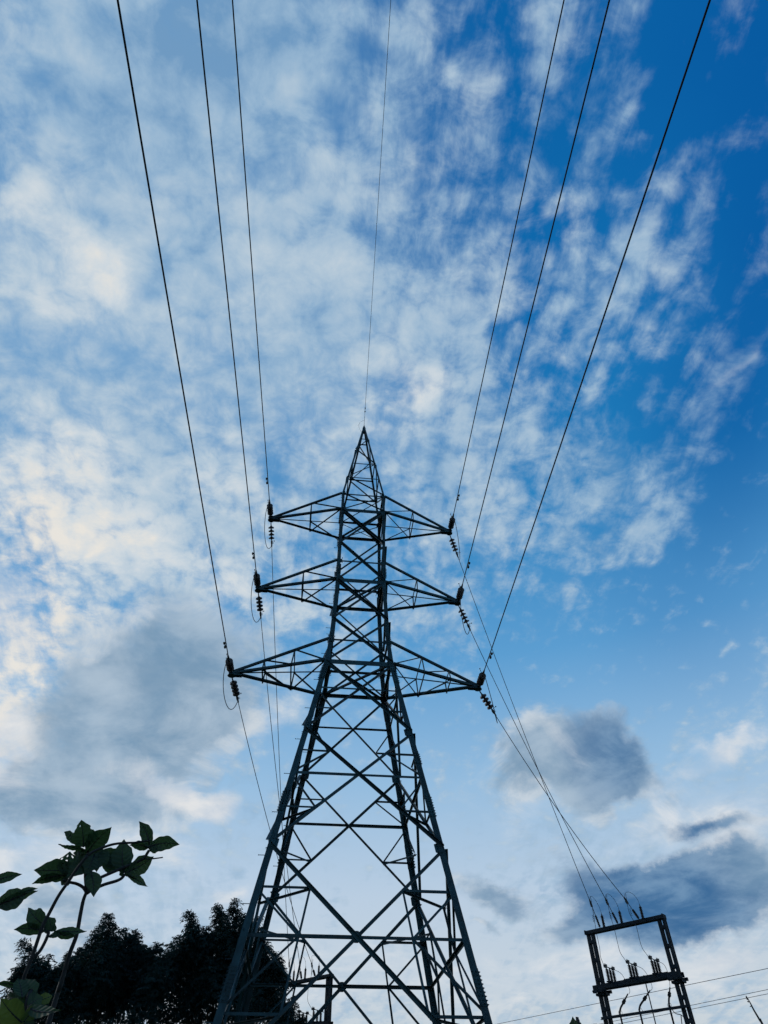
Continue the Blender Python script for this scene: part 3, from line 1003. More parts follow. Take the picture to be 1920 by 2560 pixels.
# ------------------------------------------------------------------ switch gantries
NAMES = {1: 'right frame', -1: 'frame behind the pylon'}
PH = ('left', 'middle', 'right')
SH = lambda L, r0, r1, n: [(0, r0)] + [q for i in range(n) for q in ((L * (i + .25) / n, r0), (L * (i + .5) / n, r1), (L * (i + .6) / n, r1), (L * (i + .8) / n, r0))] + [(L, r0)]
for sd in (1, -1):
    A0, e = GAN[sd]
    n = V((-e.y, e.x, 0))
    nm = NAMES[sd]
    lp = lambda x, y, z: gl(sd, x, y, z)
    gt = thing('switch_gantry', gl(sd, 1.7, 0, 0), 'two-post steel switch frame %s' % ('standing clear at the lower right' if sd == 1 else 'seen through the pylon legs beside the trees'), 'steel frame', 'two-post switch frames')
    for x0 in (0.0, 3.12):
        m = MB()
        for xx in (x0, x0 + 0.30):
            s = 1 if xx == x0 else -1
            # channel: web + two flanges
            m.box(lp(xx + s * 0.05, 0, 4.45), e * 0.05, n * 0.006, UPV * 4.45)
            m.box(lp(xx + s * 0.006, 0.03, 4.45), e * 0.006, n * 0.024, UPV * 4.45)
            m.box(lp(xx + s * 0.094, 0.03, 4.45), e * 0.006, n * 0.024, UPV * 4.45)
            m.box(lp(xx + s * 0.05, 0.17, 4.45), e * 0.05, n * 0.006, UPV * 4.45)
        P = m.build('post', STEEL2, gt)
        for z in (0.6, 1.6, 2.6, 3.7, 4.75, 5.75, 6.42, 7.35, 8.0, 8.62):
            b = MB()
            b.box(lp(x0 + 0.15, -0.012, z), e * 0.14, n * 0.005, UPV * 0.055)
            b.box(lp(x0 + 0.15, 0.182, z), e * 0.14, n * 0.005, UPV * 0.055)
            b.build('batten_plate', STEEL2, P)
    m = MB()
    for y in (-0.05, 0.20):
        m.box(lp(1.71, y, 8.95), e * 1.72, n * 0.008, UPV * 0.055)
        m.box(lp(1.71, y + (0.04 if y < 0 else -0.04), 9.009), e * 1.72, n * 0.045, UPV * 0.005)
        m.box(lp(1.71, y + (0.04 if y < 0 else -0.04), 8.891), e * 1.72, n * 0.045, UPV * 0.005)
    m.build('top_beam', STEEL2, gt)
    m = MB()
    for x in (-0.01, 3.40):
        m.box(lp(x, 0.075, 8.96), e * 0.02, n * 0.16, UPV * 0.075)
    m.build('end_plate', STEEL2, gt)
    m = MB()
    for y in (-0.09, 0.27):
        m.box(lp(1.67, y, 7.10), e * 1.80, n * 0.008, UPV * 0.07)
        m.box(lp(1.67, y + (0.035 if y < 0 else -0.035), 7.172), e * 1.80, n * 0.043, UPV * 0.005)
        m.box(lp(1.67, y + (0.035 if y < 0 else -0.035), 7.028), e * 1.80, n * 0.043, UPV * 0.005)
    m.build('cross_beam', STEEL2, gt)
    for x0 in (0.0, 3.12):
        m = MB()
        for y in (-0.14, 0.33):
            m.box(lp(x0 + 0.15, y, 6.97), e * 0.27, n * 0.04, UPV * 0.05)
        m.box(lp(x0 + 0.15, 0.09, 6.88), e * 0.22, n * 0.16, UPV * 0.04)
        for dx in (-0.1, 0.1, 0.3, 0.4):
            m.bolt(lp(x0 + dx, -0.18, 6.97), -n, 0.018, 0.04)
        m.build('support_bracket', STEEL2, gt)
    m = MB()
    m.angle(lp(0.12, 0.42, 7.24), lp(3.05, 0.42, 7.24), UPV, n, 0.05, 0.008)
    m.angle(lp(1.2, -0.02, 7.19), lp(3.0, -0.02, 7.19), UPV, n, 0.035, 0.006)
    m.build('switch_rail', STEEL2, gt)
    m = MB()
    m.angle(lp(-0.06, -0.03, 6.10), lp(3.48, -0.03, 6.10), UPV, -n, 0.09, 0.010)
    m.build('lower_beam', STEEL2, gt)
    m = MB()
    m.tube([lp(1.9, 0.30, 7.30), lp(1.9, 0.30, 1.0)], 0.022, 8)
    tag(m.build('operating_rod', STEEL2), 'slim upright rod below the cross beam of the %s' % nm, 'rod', 'switch operating rods')
    for i, gx in enumerate(STRX):
        k = i + 1
        # strain rod
        anchor = lp(gx, -0.06, 9.05)
        tip = V((sd * TIP[k], 0, ZL[k]))
        d = (tip - anchor).normalized()
        side = d.cross(UPV).normalized()
        up = side.cross(d)
        o = thing('strain_rod', anchor, 'slanting ribbed rod holding the %s dropper on the %s' % (PH[i], nm), 'insulator', 'strain rods on the switch frames')
        m = MB()
        m.lathe(anchor, d, SH(0.42, 0.030, 0.052, 7), 12)
        m.build('shed_rod', POLY, o, smooth=False)
        m = MB()
        m.tube([anchor - d * 0.08, anchor], 0.018, 6)
        m.tube([anchor + d * 0.42, anchor + d * 0.80], 0.014, 6)
        m.tube([anchor + d * 0.76, anchor + d * 0.95, anchor + d * 1.05], [0.038, 0.038, 0.02], 8)
        m.box(anchor + d * 0.86 - up * 0.04, d * 0.07, side * 0.02, up * 0.05)
        m.build('dead_end_clamp', FIT, o)
        m = MB()
        hp = []
        b0 = anchor + d * 0.30 - e * 0.14
        for q in range(40):
            a = q / 39 * 2 * math.pi * 4
            hp.append(b0 + UPV * (q / 39 * 0.26 - 0.1) + (e * math.cos(a) + n * math.sin(a)) * 0.032)
        m.tube(hp, 0.006, 5)
        m.build('spring_horn', FIT, o)
        # arrester
        b0 = lp(gx + 0.14, 0.05, 9.02)
        o = thing('surge_arrester', b0, '%s of three upright ribbed arresters on the %s' % (PH[i], nm), 'arrester', 'surge arresters on the switch frames')
        m = MB()
        m.lathe(b0, UPV, SH(0.42, 0.042, 0.064, 8), 12)
        m.build('ribbed_housing', POLY, o)
        m = MB()
        m.lathe(b0 + UPV * 0.41, UPV, [(0, 0.04), (0.03, 0.03), (0.08, 0.012), (0.12, 0.012)], 8)
        m.build('terminal_cap', FIT, o)
        m = MB()
        m.lathe(b0 - UPV * 0.06, UPV, [(0, 0.05), (0.06, 0.05)], 8)
        m.build('base_plate', FIT, o)
        # loop wire
        clampp = anchor + d * 0.98
        m = MB()
        if sd == -1 and i == 2:
            path = [clampp, clampp + UPV * 0.32, b0 + UPV * 0.85, b0 + UPV * 0.52]
            m.tube(path, 0.007, 6)
        else:
            m.tube(curve_pts(clampp, clampp + UPV * 0.42 + e * 0.02, b0 + UPV * 0.95, b0 + UPV * 0.5, 20), 0.007, 6)
        tag(m.build('arrester_lead', WIRE, smooth=True), 'thin wire arching to the %s arrester on the %s' % (PH[i], nm), 'jumper wire', 'arrester leads')
        # switch
        sx = (0.63, 1.59, 2.53)[i]
        o = thing('disconnect_switch', lp(sx, 0.15, 7.18), '%s of three ribbed switches on the cross beam, %s' % (PH[i], nm), 'switch', 'disconnect switches')
        m = MB()
        m.box(lp(sx, 0.15, 7.195), n * 0.42, e * 0.035, UPV * 0.018)
        m.box(lp(sx, 0.02, 7.22), n * 0.06, e * 0.06, UPV * 0.02)
        m.build('base_channel', STEEL2, o)
        for y in (-0.10, 0.15, 0.40):
            m = MB()
            m.lathe(lp(sx, y, 7.21), UPV, SH(0.40, 0.040, 0.074, 9), 12)
            m.build('post_insulator', POLY, o)
        m = MB()
        m.tube([lp(sx, -0.22, 7.70), lp(sx, 0.15, 7.685), lp(sx, 0.50, 7.67)], 0.017, 8)
        for y in (-0.16, 0.44):
            m.box(lp(sx, y, 7.69), n * 0.075, e * 0.045, UPV * 0.035)
            m.box(lp(sx, y, 7.735), n * 0.03, e * 0.07, UPV * 0.016)
            m.tube([lp(sx, y + 0.05 * (1 if y < 0 else -1), 7.60), lp(sx, y, 7.69)], 0.028, 8)
        m.tube([lp(sx, 0.15, 7.60), lp(sx, 0.15, 7.69)], 0.03, 8)
        for y in (-0.2, -0.12, 0.40, 0.48):
            m.bolt(lp(sx, y, 7.745), UPV, 0.014, 0.03)
        m.build('switch_blade', FIT, o)
        # down lead
        m = MB()
        t0 = lp(sx, -0.26, 7.70)
        cl = anchor + d * 0.92
        m.tube(spline([cl + UPV * 0.2 + e * 0.06, cl + e * 0.04, cl + e * 0.02 - UPV * 0.45, lp(gx - 0.02, -0.42, 8.75), lp(gx + 0.02, -0.50, 8.25), lp(mid(V((gx, 0, 0)), V((sx, 0, 0)), .4).x + 0.0, -0.48, 7.95), t0], 8), 0.009, 6)
        tag(m.build('down_lead', WIRE, smooth=True), 'slack lead hanging down to the %s switch on the %s' % (PH[i], nm), 'jumper wire', 'down leads on the switch frames')
        # tail lead + termination + cable
        xb = (1.0, 1.93, 2.72)[i]
        xk = (0.61, 1.42, 2.60)[i]
        m = MB()
        m.tube(spline([lp(sx, 0.52, 7.68), lp(sx + 0.2, 0.62, 7.55), lp(sx + 0.36, 0.60, 7.25), lp(xb + 0.09, 0.52, 6.95), lp(xb + 0.03, 0.50, 6.84)] if i < 2 else
                      [lp(sx, 0.52, 7.68), lp(sx + 0.16, 0.60, 7.55), lp(sx + 0.22, 0.58, 7.2), lp(xb, 0.52, 6.9), lp(xb, 0.50, 6.82)], 8), 0.008, 6)
        tag(m.build('tail_lead', WIRE, smooth=True), 'thin lead curving down behind the %s switch on the %s' % (PH[i], nm), 'jumper wire', 'tail leads on the switch frames')
        o = thing('cable_termination', lp(xk, 0.3, 0), '%s of three black cables with bulged heads, %s' % (PH[i], nm), 'cable', 'cable terminations')
        top, neck, bend = lp(xb, 0.5, 6.86), lp(mid(V((xb, 0, 0)), V((xk, 0, 0)), .5).x, 0.4, 6.62), lp(xk, 0.3, 6.34)
        dd = (neck - top).normalized()
        m = MB()
        m.tube([top, top + dd * 0.03, neck], [0.012, 0.022, 0.03], 8)
        m.lathe(neck - dd * 0.09, dd, [(0, 0.03), (0.02, 0.055), (0.05, 0.062), (0.07, 0.05), (0.09, 0.062), (0.14, 0.062), (0.18, 0.035)], 12)
        m.build('cable_head', CABLE, o)
        m = MB()
        m.tube(spline([neck, bend, lp(xk - 0.02, 0.3, 5.9), lp(xk - 0.03, 0.3, 3.0), lp(xk - 0.03, 0.3, 0.0)], 8), 0.034, 10)
        if i != 1:
            m.torus(bend - UPV * 0.05, n, 0.075, 0.006)
        else:
            m.tube([bend + e * 0.05, bend + e * 0.10 - UPV * 0.08, bend + e * 0.03 - UPV * 0.2], 0.008, 5)
        m.build('cable_sheath', CABLE, o)
        if i == 2:
            m = MB()
            m.tube(spline([bend, bend + e * 0.12 - UPV * 0.28, bend + e * 0.36 - UPV * 0.38, bend + e * 0.5 - UPV * 0.62], 6), 0.014, 6)
            m.tube(spline([bend + e * 0.33 - UPV * 0.37, bend + e * 0.30 - UPV * 0.5, bend + e * 0.27 - UPV * 0.66], 4), 0.016, 6)
            m.build('earth_tail', CABLE, o)

# ------------------------------------------------------------------ thin lines far behind, at the lower right
for i, (a, b, lab) in enumerate((((8.02, 15.59), (15.11, 4.15), 'upper thin service wire crossing behind the right-hand switch frame'),
                                 ((12.84, 15.23), (16.9, 7.45), 'middle of three thin service wires at the lower right edge'),
                                 ((13.69, 15.17), (17.31, 8.2), 'lowest of three thin service wires at the lower right edge'))):
    a, b = V((*a, 7.0)), V((*b, 7.0))
    d = (b - a).normalized()
    m = MB()
    m.tube([a - d * 30, a, b, b + d * 30], 0.0085, 6)
    tag(m.build('service_wire', WIRE, smooth=True), lab, 'wire', 'thin service wires behind the switch frame')

# ------------------------------------------------------------------ bare twig at the right edge
tw = thing('bare_twig', (5.6, -14.3, 0), 'bare thin twig poking up at the lower right corner', 'twig')
tp = [at_range(1866, 2491, 9.0), at_range(1876, 2508, 9.0), at_range(1884, 2524, 9.0), at_range(1901, 2553, 9.0), at_range(1917, 2583, 9.0)]
root = V((tp[-1].x + 0.15, tp[-1].y, 0))
pp = tp + [V((tp[-1].x + 0.2, tp[-1].y, 1.6)), root]
m = MB()
m.tube(spline(pp, 5), [0.004 + 0.012 * i / (5 * (len(pp) - 1)) for i in range(5 * (len(pp) - 1) + 1)], 6)
tw.location = root
WORLD_LOC[tw.name] = root
m.build('stalk', STEM, tw)
m = MB()
for (x0, y0), (x1, y1), r in (((1867, 2496), (1865, 2489), .007), ((1870, 2499), (1866, 2494), .010), ((1872, 2505), (1868, 2503), .006), ((1879, 2515), (1874, 2517), .004), ((1900, 2551), (1902, 2546), .007), ((1885, 2524), (1882, 2521), .005)):
    a, b = at_range(x0, y0, 9.0), at_range(x1, y1, 9.0)
    m.tube([a, mid(a, b), b], [r, r, r * .3], 6)
m.build('bud', STEM, tw)

# ------------------------------------------------------------------ trees: small drooping leaflets on many sprigs
rng = np.random.default_rng(3)


def leaf_mesh(name, centres, outs, scale, parent, mat):
    """centres (n,3), outs (n,3): sprig start and growth direction; every sprig is a drooping stalk with paired leaflets"""
    n = len(centres)
    nl = 11
    up = np.array([0, 0, 1.0])
    d = outs / np.linalg.norm(outs, axis=1, keepdims=True)
    sidev = np.cross(d, up)
    sidev /= np.maximum(np.linalg.norm(sidev, axis=1, keepdims=True), 1e-6)
    verts = np.zeros((n, nl, 4, 3))
    L = (np.asarray(scale) * rng.uniform(0.7, 1.3, n))[:, None]
    for j in range(nl):
        t = (j + 0.5) / nl
        p = centres + d * (L * t) - up * (L * 0.55 * t * t)
        s = 1 if j % 2 else -1
        dirv = sidev * s * rng.uniform(0.5, 1.0, (n, 1)) + d * rng.uniform(0.1, 0.7, (n, 1)) - up * rng.uniform(0.25, 0.95, (n, 1))
        dirv += rng.normal(0, 0.2, (n, 3))
        dirv /= np.linalg.norm(dirv, axis=1, keepdims=True)
        wv = np.cross(dirv, rng.normal(0, 1, (n, 3)))
        wv /= np.maximum(np.linalg.norm(wv, axis=1, keepdims=True), 1e-6)
        ll = L * rng.uniform(0.30, 0.46, (n, 1))
        ww = ll * rng.uniform(0.13, 0.19, (n, 1))
        verts[:, j, 0] = p
        verts[:, j, 1] = p + dirv * ll * 0.45 + wv * ww
        verts[:, j, 2] = p + dirv * ll
        verts[:, j, 3] = p + dirv * ll * 0.45 - wv * ww
    v = verts.reshape(-1, 3)
    nq = n * nl
    me = bpy.data.meshes.new(name)
    me.vertices.add(len(v))
    me.vertices.foreach_set('co', v.ravel())
    me.loops.add(nq * 4)
    me.loops.foreach_set('vertex_index', np.arange(nq * 4, dtype=np.int32))
    me.polygons.add(nq)
    me.polygons.foreach_set('loop_start', np.arange(0, nq * 4, 4, dtype=np.int32))
    me.polygons.foreach_set('loop_total', np.full(nq, 4, dtype=np.int32))
    me.update(calc_edges=True)
    me.materials.append(mat)
    o = bpy.data.objects.new(name, me)
    COL.objects.link(o)
    o.parent = parent
    o.location = -WORLD_LOC[parent.name]
    return o


def tree(label, spires, masses, trunk_px, Y, seed):
    """spires: (px, py_top, half width px, py_bottom, count); masses: (px, py, rx, ry, count) in photograph units, set at depth Y"""
    base = at_y(trunk_px, 2500, Y)
    base = V((base.x, Y, 0))
    t = thing('tree', base, label, 'tree', 'dark trees behind the pylon')
    cs, os_, sc = [], [], []
    ctr = []
    for (px, pt, hw, pb, cnt) in spires:
        yy = Y + rng.uniform(-1.5, 1.5)
        top, bot = at_y(px, pt, yy), at_y(px, pb, yy)
        wid = (at_y(px + hw, pb, yy) - bot).length
        ctr.append((bot + top) / 2)
        # several bunches along the spire, thinner to the top
        nb = max(4, int((pb - pt) / 14))
        for b in range(nb):
            f = (b + 0.35) / nb
            c = top.lerp(bot, f) + V((rng.normal(0, wid * 0.22), rng.normal(0, wid * 0.4), 0))
            r = wid * (0.16 + 0.50 * f ** 0.9)
            m = int(cnt * 1.25 / nb * (0.45 + f))
            q = rng.normal(0, 1, (m, 3))
            q /= np.linalg.norm(q, axis=1, keepdims=True)
            rad = rng.uniform(0.15, 1.0, (m, 1)) ** 0.6
            pts = np.array(c) + q * rad * np.array([r, r * 1.1, r * 0.62])
            cs.append(pts)
            os_.append(q + np.array([0, 0, 0.55]))
            sc.append(np.full(m, 0.27 + 0.10 * f))
    for (px, py, rx, ry, cnt) in masses:
        yy = Y + rng.uniform(-1.8, 1.8)
        c = at_y(px, py + 14, yy)
        ax = (at_y(px + rx, py, yy) - c).length
        az = (at_y(px, py - ry, yy) - c).length
        ctr.append(c)
        nb = 13
        for b in range(nb):
            cc = np.array(c) + rng.uniform(-0.62, 0.62, 3) * np.array([ax, max(ax, 1.2), az])
            m = int(cnt * 0.78 / nb)
            q = rng.normal(0, 1, (m, 3))
            q /= np.linalg.norm(q, axis=1, keepdims=True)
            rad = rng.uniform(0.05, 1.0, (m, 1)) ** 0.5
            k = rng.uniform(0.30, 0.46)
            pts = cc + q * rad * np.array([ax * k, max(ax, 1.0) * k, az * k])
            cs.append(pts)
            os_.append(q + np.array([0, 0, 0.4]))
            sc.append(np.full(m, 0.40))
    leaf_mesh('crown', np.concatenate(cs), np.concatenate(os_), np.concatenate(sc), t, FOL)
    m = MB()
    z1 = max(c.z for c in ctr) * 0.55
    m.tube(spline([base, base + V((0.1, 0, z1 * .35)), base + V((-0.05, 0.1, z1 * .7)), base + V((0, 0, z1))], 4), [0.24 - 0.012 * i for i in range(13)], 10)
    for c in ctr:
        h = rng.uniform(0.35, 0.95)
        a = base + V((0, 0, z1 * h))
        mm = (a + c) / 2 + V((rng.uniform(-.2, .2), 0, -0.25))
        m.tube(spline([a, mm, c], 4), [0.085 - 0.008 * i for i in range(9)], 6)
    m.build('trunk', BARK, t, smooth=True)
    return t


tree('dark feathery tree low at the left, partly hidden by the broad-leaved plant',
     [(75, 2352, 28, 2460, 260), (112, 2392, 22, 2440, 120), (45, 2415, 20, 2480, 110)],
     [(90, 2460, 50, 50, 800), (60, 2510, 55, 40, 385), (150, 2440, 45, 50, 700), (130, 2520, 80, 50, 385), (180, 2500, 50, 50, 247)], 110, 13.0, 1)
tree('dark feathery tree with a tall narrow spire left of the pylon',
     [(272, 2288, 26, 2400, 420), (248, 2318, 26, 2400, 240), (318, 2326, 28, 2410, 300), (338, 2328, 22, 2400, 220), (232, 2342, 26, 2410, 240), (205, 2366, 26, 2430, 240),
      (358, 2362, 20, 2410, 150), (396, 2362, 22, 2430, 200), (378, 2376, 20, 2430, 150), (172, 2386, 24, 2440, 200)],
     [(240, 2420, 70, 60, 1300), (320, 2430, 70, 60, 1300), (390, 2450, 50, 50, 900), (200, 2470, 70, 50, 550), (290, 2480, 90, 40, 495), (380, 2500, 70, 40, 286), (230, 2535, 80, 35, 181), (330, 2545, 80, 35, 165), (290, 2590, 120, 40, 275)], 290, 13.5, 2)
tree('tallest dark feathery tree, right against the left legs of the pylon',
     [(480, 2282, 24, 2380, 340), (545, 2264, 28, 2380, 420), (562, 2290, 28, 2390, 260), (587, 2252, 26, 2370, 420), (606, 2290, 22, 2380, 220), (640, 2296, 24, 2400, 300), (452, 2340, 22, 2410, 220), (432, 2360, 22, 2420, 200),
      (515, 2318, 26, 2400, 260), (655, 2340, 20, 2420, 180), (672, 2378, 20, 2440, 160), (690, 2384, 22, 2450, 220), (704, 2425, 16, 2470, 100), (728, 2500, 20, 2550, 130), (748, 2535, 14, 2570, 60)],
     [(470, 2410, 60, 60, 1200), (550, 2400, 70, 70, 1700), (620, 2420, 60, 70, 1300), (660, 2450, 45, 50, 800), (500, 2480, 80, 50, 715), (590, 2480, 80, 50, 605), (680, 2490, 45, 45, 231), (450, 2530, 70, 40, 181), (560, 2545, 90, 40, 231), (660, 2550, 70, 40, 165), (540, 2600, 160, 40, 330), (715, 2545, 26, 30, 121)], 560, 14.0, 3)


# ------------------------------------------------------------------ foreground plant with broad leaves
def leaf(base, tip, width, parent, mat, tilt=0.0, curl=0.12, holes=(), bite=(), shape=0.56, name='leaf', seed=0):
    """one blade: a curved grid with a folded midrib; holes are (u, v, r) eaten spots"""
    rr = random.Random(seed)
    L = (tip - base).length
    a = (tip - base).normalized()
    view = ((base + tip) / 2 - CAM).normalized()
    w = a.cross(view).normalized()
    nrm = w.cross(a).normalized()
    ca, sa = math.cos(tilt), math.sin(tilt)
    w, nrm = w * ca + nrm * sa, nrm * ca - w * sa
    nu, nv = 56, 24
    vs, vein = [], []
    ph = rr.uniform(0, 6.28)
    amp = rr.uniform(0.03, 0.08)
    bend = rr.uniform(-0.10, 0.10)
    twist = rr.uniform(-0.5, 0.5)
    for i in range(nu + 1):
        u = i / nu
        # outline: narrow stalk end, widest past the middle, short pointed tip
        prof = (math.sin(math.pi * min(1.0, u ** 0.82)) ** 0.80) if 0 < u < 1 else 0.0
        prof *= (0.86 + 0.30 * u) if u < shape else (0.86 + 0.30 * shape)
        if u > 0.70:
            prof *= 1 - ((u - 0.70) / 0.30) * 0.45
        prof = max(prof, 0.012 if u < 1 else 0.002)
        for j in range(nv + 1):
            v = -1 + 2 * j / nv
            q = (8 * (u - 0.16 * abs(v)) + 0.25 * (v > 0)) % 1.0
            vein.append(max(math.exp(-(v / 0.05) ** 2), 0.8 * math.exp(-((q - 0.5) / 0.09) ** 2) * (1 - 0.5 * abs(v))))
            wob = 1 + amp * math.sin(8 * u + ph + (1.9 if v > 0 else 0)) + 0.04 * math.sin(23 * u + ph * 2 + v)
            x = v * prof * width / 2 * wob
            z = -curl * L * (u - 0.25) ** 2 + 0.16 * abs(x) + 0.02 * L * math.sin(7 * u + ph) * abs(v) + 0.006 * L * math.cos(2 * math.pi * 7 * (u - 0.12 * abs(v)))
            tw_ = twist * (u - 0.3)
            vs.append(base + a * (u * L) + w * (x * math.cos(tw_) + bend * L * 4 * u * (1 - u)) + nrm * (x * math.sin(tw_) - z))
    fs = []
    for i in range(nu):
        for j in range(nv):
            cu, cv = (i + .5) / nu, -1 + 2 * (j + .5) / nv
            if any(((cu - h[0]) / h[2]) ** 2 + ((cv - h[1]) / (h[2] * 2.2)) ** 2 < 1 for h in holes):
                continue
            k = i * (nv + 1) + j
            fs.append((k, k + 1, k + nv + 2, k + nv + 1))
    m = MB()
    m.add(vs, fs)
    # midrib
    o = m.build(name, mat, parent, smooth=True)
    at = o.data.attributes.new('vein', 'FLOAT', 'POINT')
    if len(at.data) == len(vein):
        at.data.foreach_set('value', vein)
    rb = MB()
    rp = [vs[i * (nv + 1) + nv // 2] - nrm * 0.0 for i in range(nu + 1)]
    rb.tube(rp, [0.0026 * (1 - 0.8 * i / nu) * (L / 0.12) ** 0.5 for i in range(nu + 1)], 5)
    rb.build('midrib', STEM, o, smooth=True)
    return o


c4 = lambda x, y: (80 + x / 4.366, 2030 + y / 4.366)
c5 = lambda x, y: (x / 5.53, 2160 + y / 5.53)
c6 = lambda x, y: (x * 0.3134, 2000 + y * 0.3134)
PD = 2.35
PXM = FPX / PD


def PT(q, d):
    return at_range(q[0], q[1], d)


gb = PT(c6(330, 1950), PD)
plant = thing('broad_leaved_plant', (gb.x, gb.y, 0), 'tall leggy plant with broad pointed leaves and two bare stems, left foreground', 'plant')


def stem(pts, r0, r1, d0=PD, dd=0.0, ground=False, fn=c6, parent=None):
    P = [PT(fn(*p), d0 + dd * i / max(1, len(pts) - 1)) for i, p in enumerate(pts)]
    if ground:
        q = P[0]
        dr = (P[0] - P[1]).normalized()
        P = [V((q.x + dr.x * 0.5, q.y + 0.05, 0.0)), V((q.x + dr.x * .25, q.y + 0.02, q.z * .5))] + P
    S_ = spline(P, 6)
    m = MB()
    m.tube(S_, [r0 + (r1 - r0) * i / (len(S_) - 1) for i in range(len(S_))], 8)
    return m.build('stem', STEM, parent or plant, smooth=True)


stem([(385, 1787), (470, 1520), (555, 1230), (610, 1080), (640, 920), (665, 800), (690, 735)], 0.0075, 0.0050, ground=True)
stem([(690, 735), (690, 690), (683, 600), (690, 480), (705, 410)], 0.0065, 0.004)
stem([(690, 735), (660, 695), (610, 668), (550, 655), (500, 640)], 0.0045, 0.0035)
stem([(692, 745), (740, 715), (830, 675), (930, 645), (975, 620), (995, 590)], 0.0048, 0.0042)
stem([(760, 640), (820, 610), (960, 550), (1100, 490), (1150, 460), (1190, 400)], 0.0045, 0.0045)
stem([(1150, 470), (1220, 468), (1300, 458)], 0.0024, 0.0018)
stem([(90, 1787), (130, 1620), (190, 1420), (260, 1240), (335, 1020), (400, 890), (470, 760), (550, 645), (620, 540), (700, 440)], 0.0058, 0.0042, d0=PD - .1, ground=True)
stem([(700, 440), (760, 405), (870, 362), (960, 345), (1080, 340), (1150, 328), (1200, 325)], 0.0042, 0.0025, d0=PD - .1)
stem([(250, 1270), (310, 1215), (350, 1150), (385, 1070), (382, 1040)], 0.0046, 0.0042, d0=PD - .1)
stem([(160, 1830), (180, 1720), (205, 1650), (212, 1610)], 0.0052, 0.004, d0=PD - .25, ground=True)

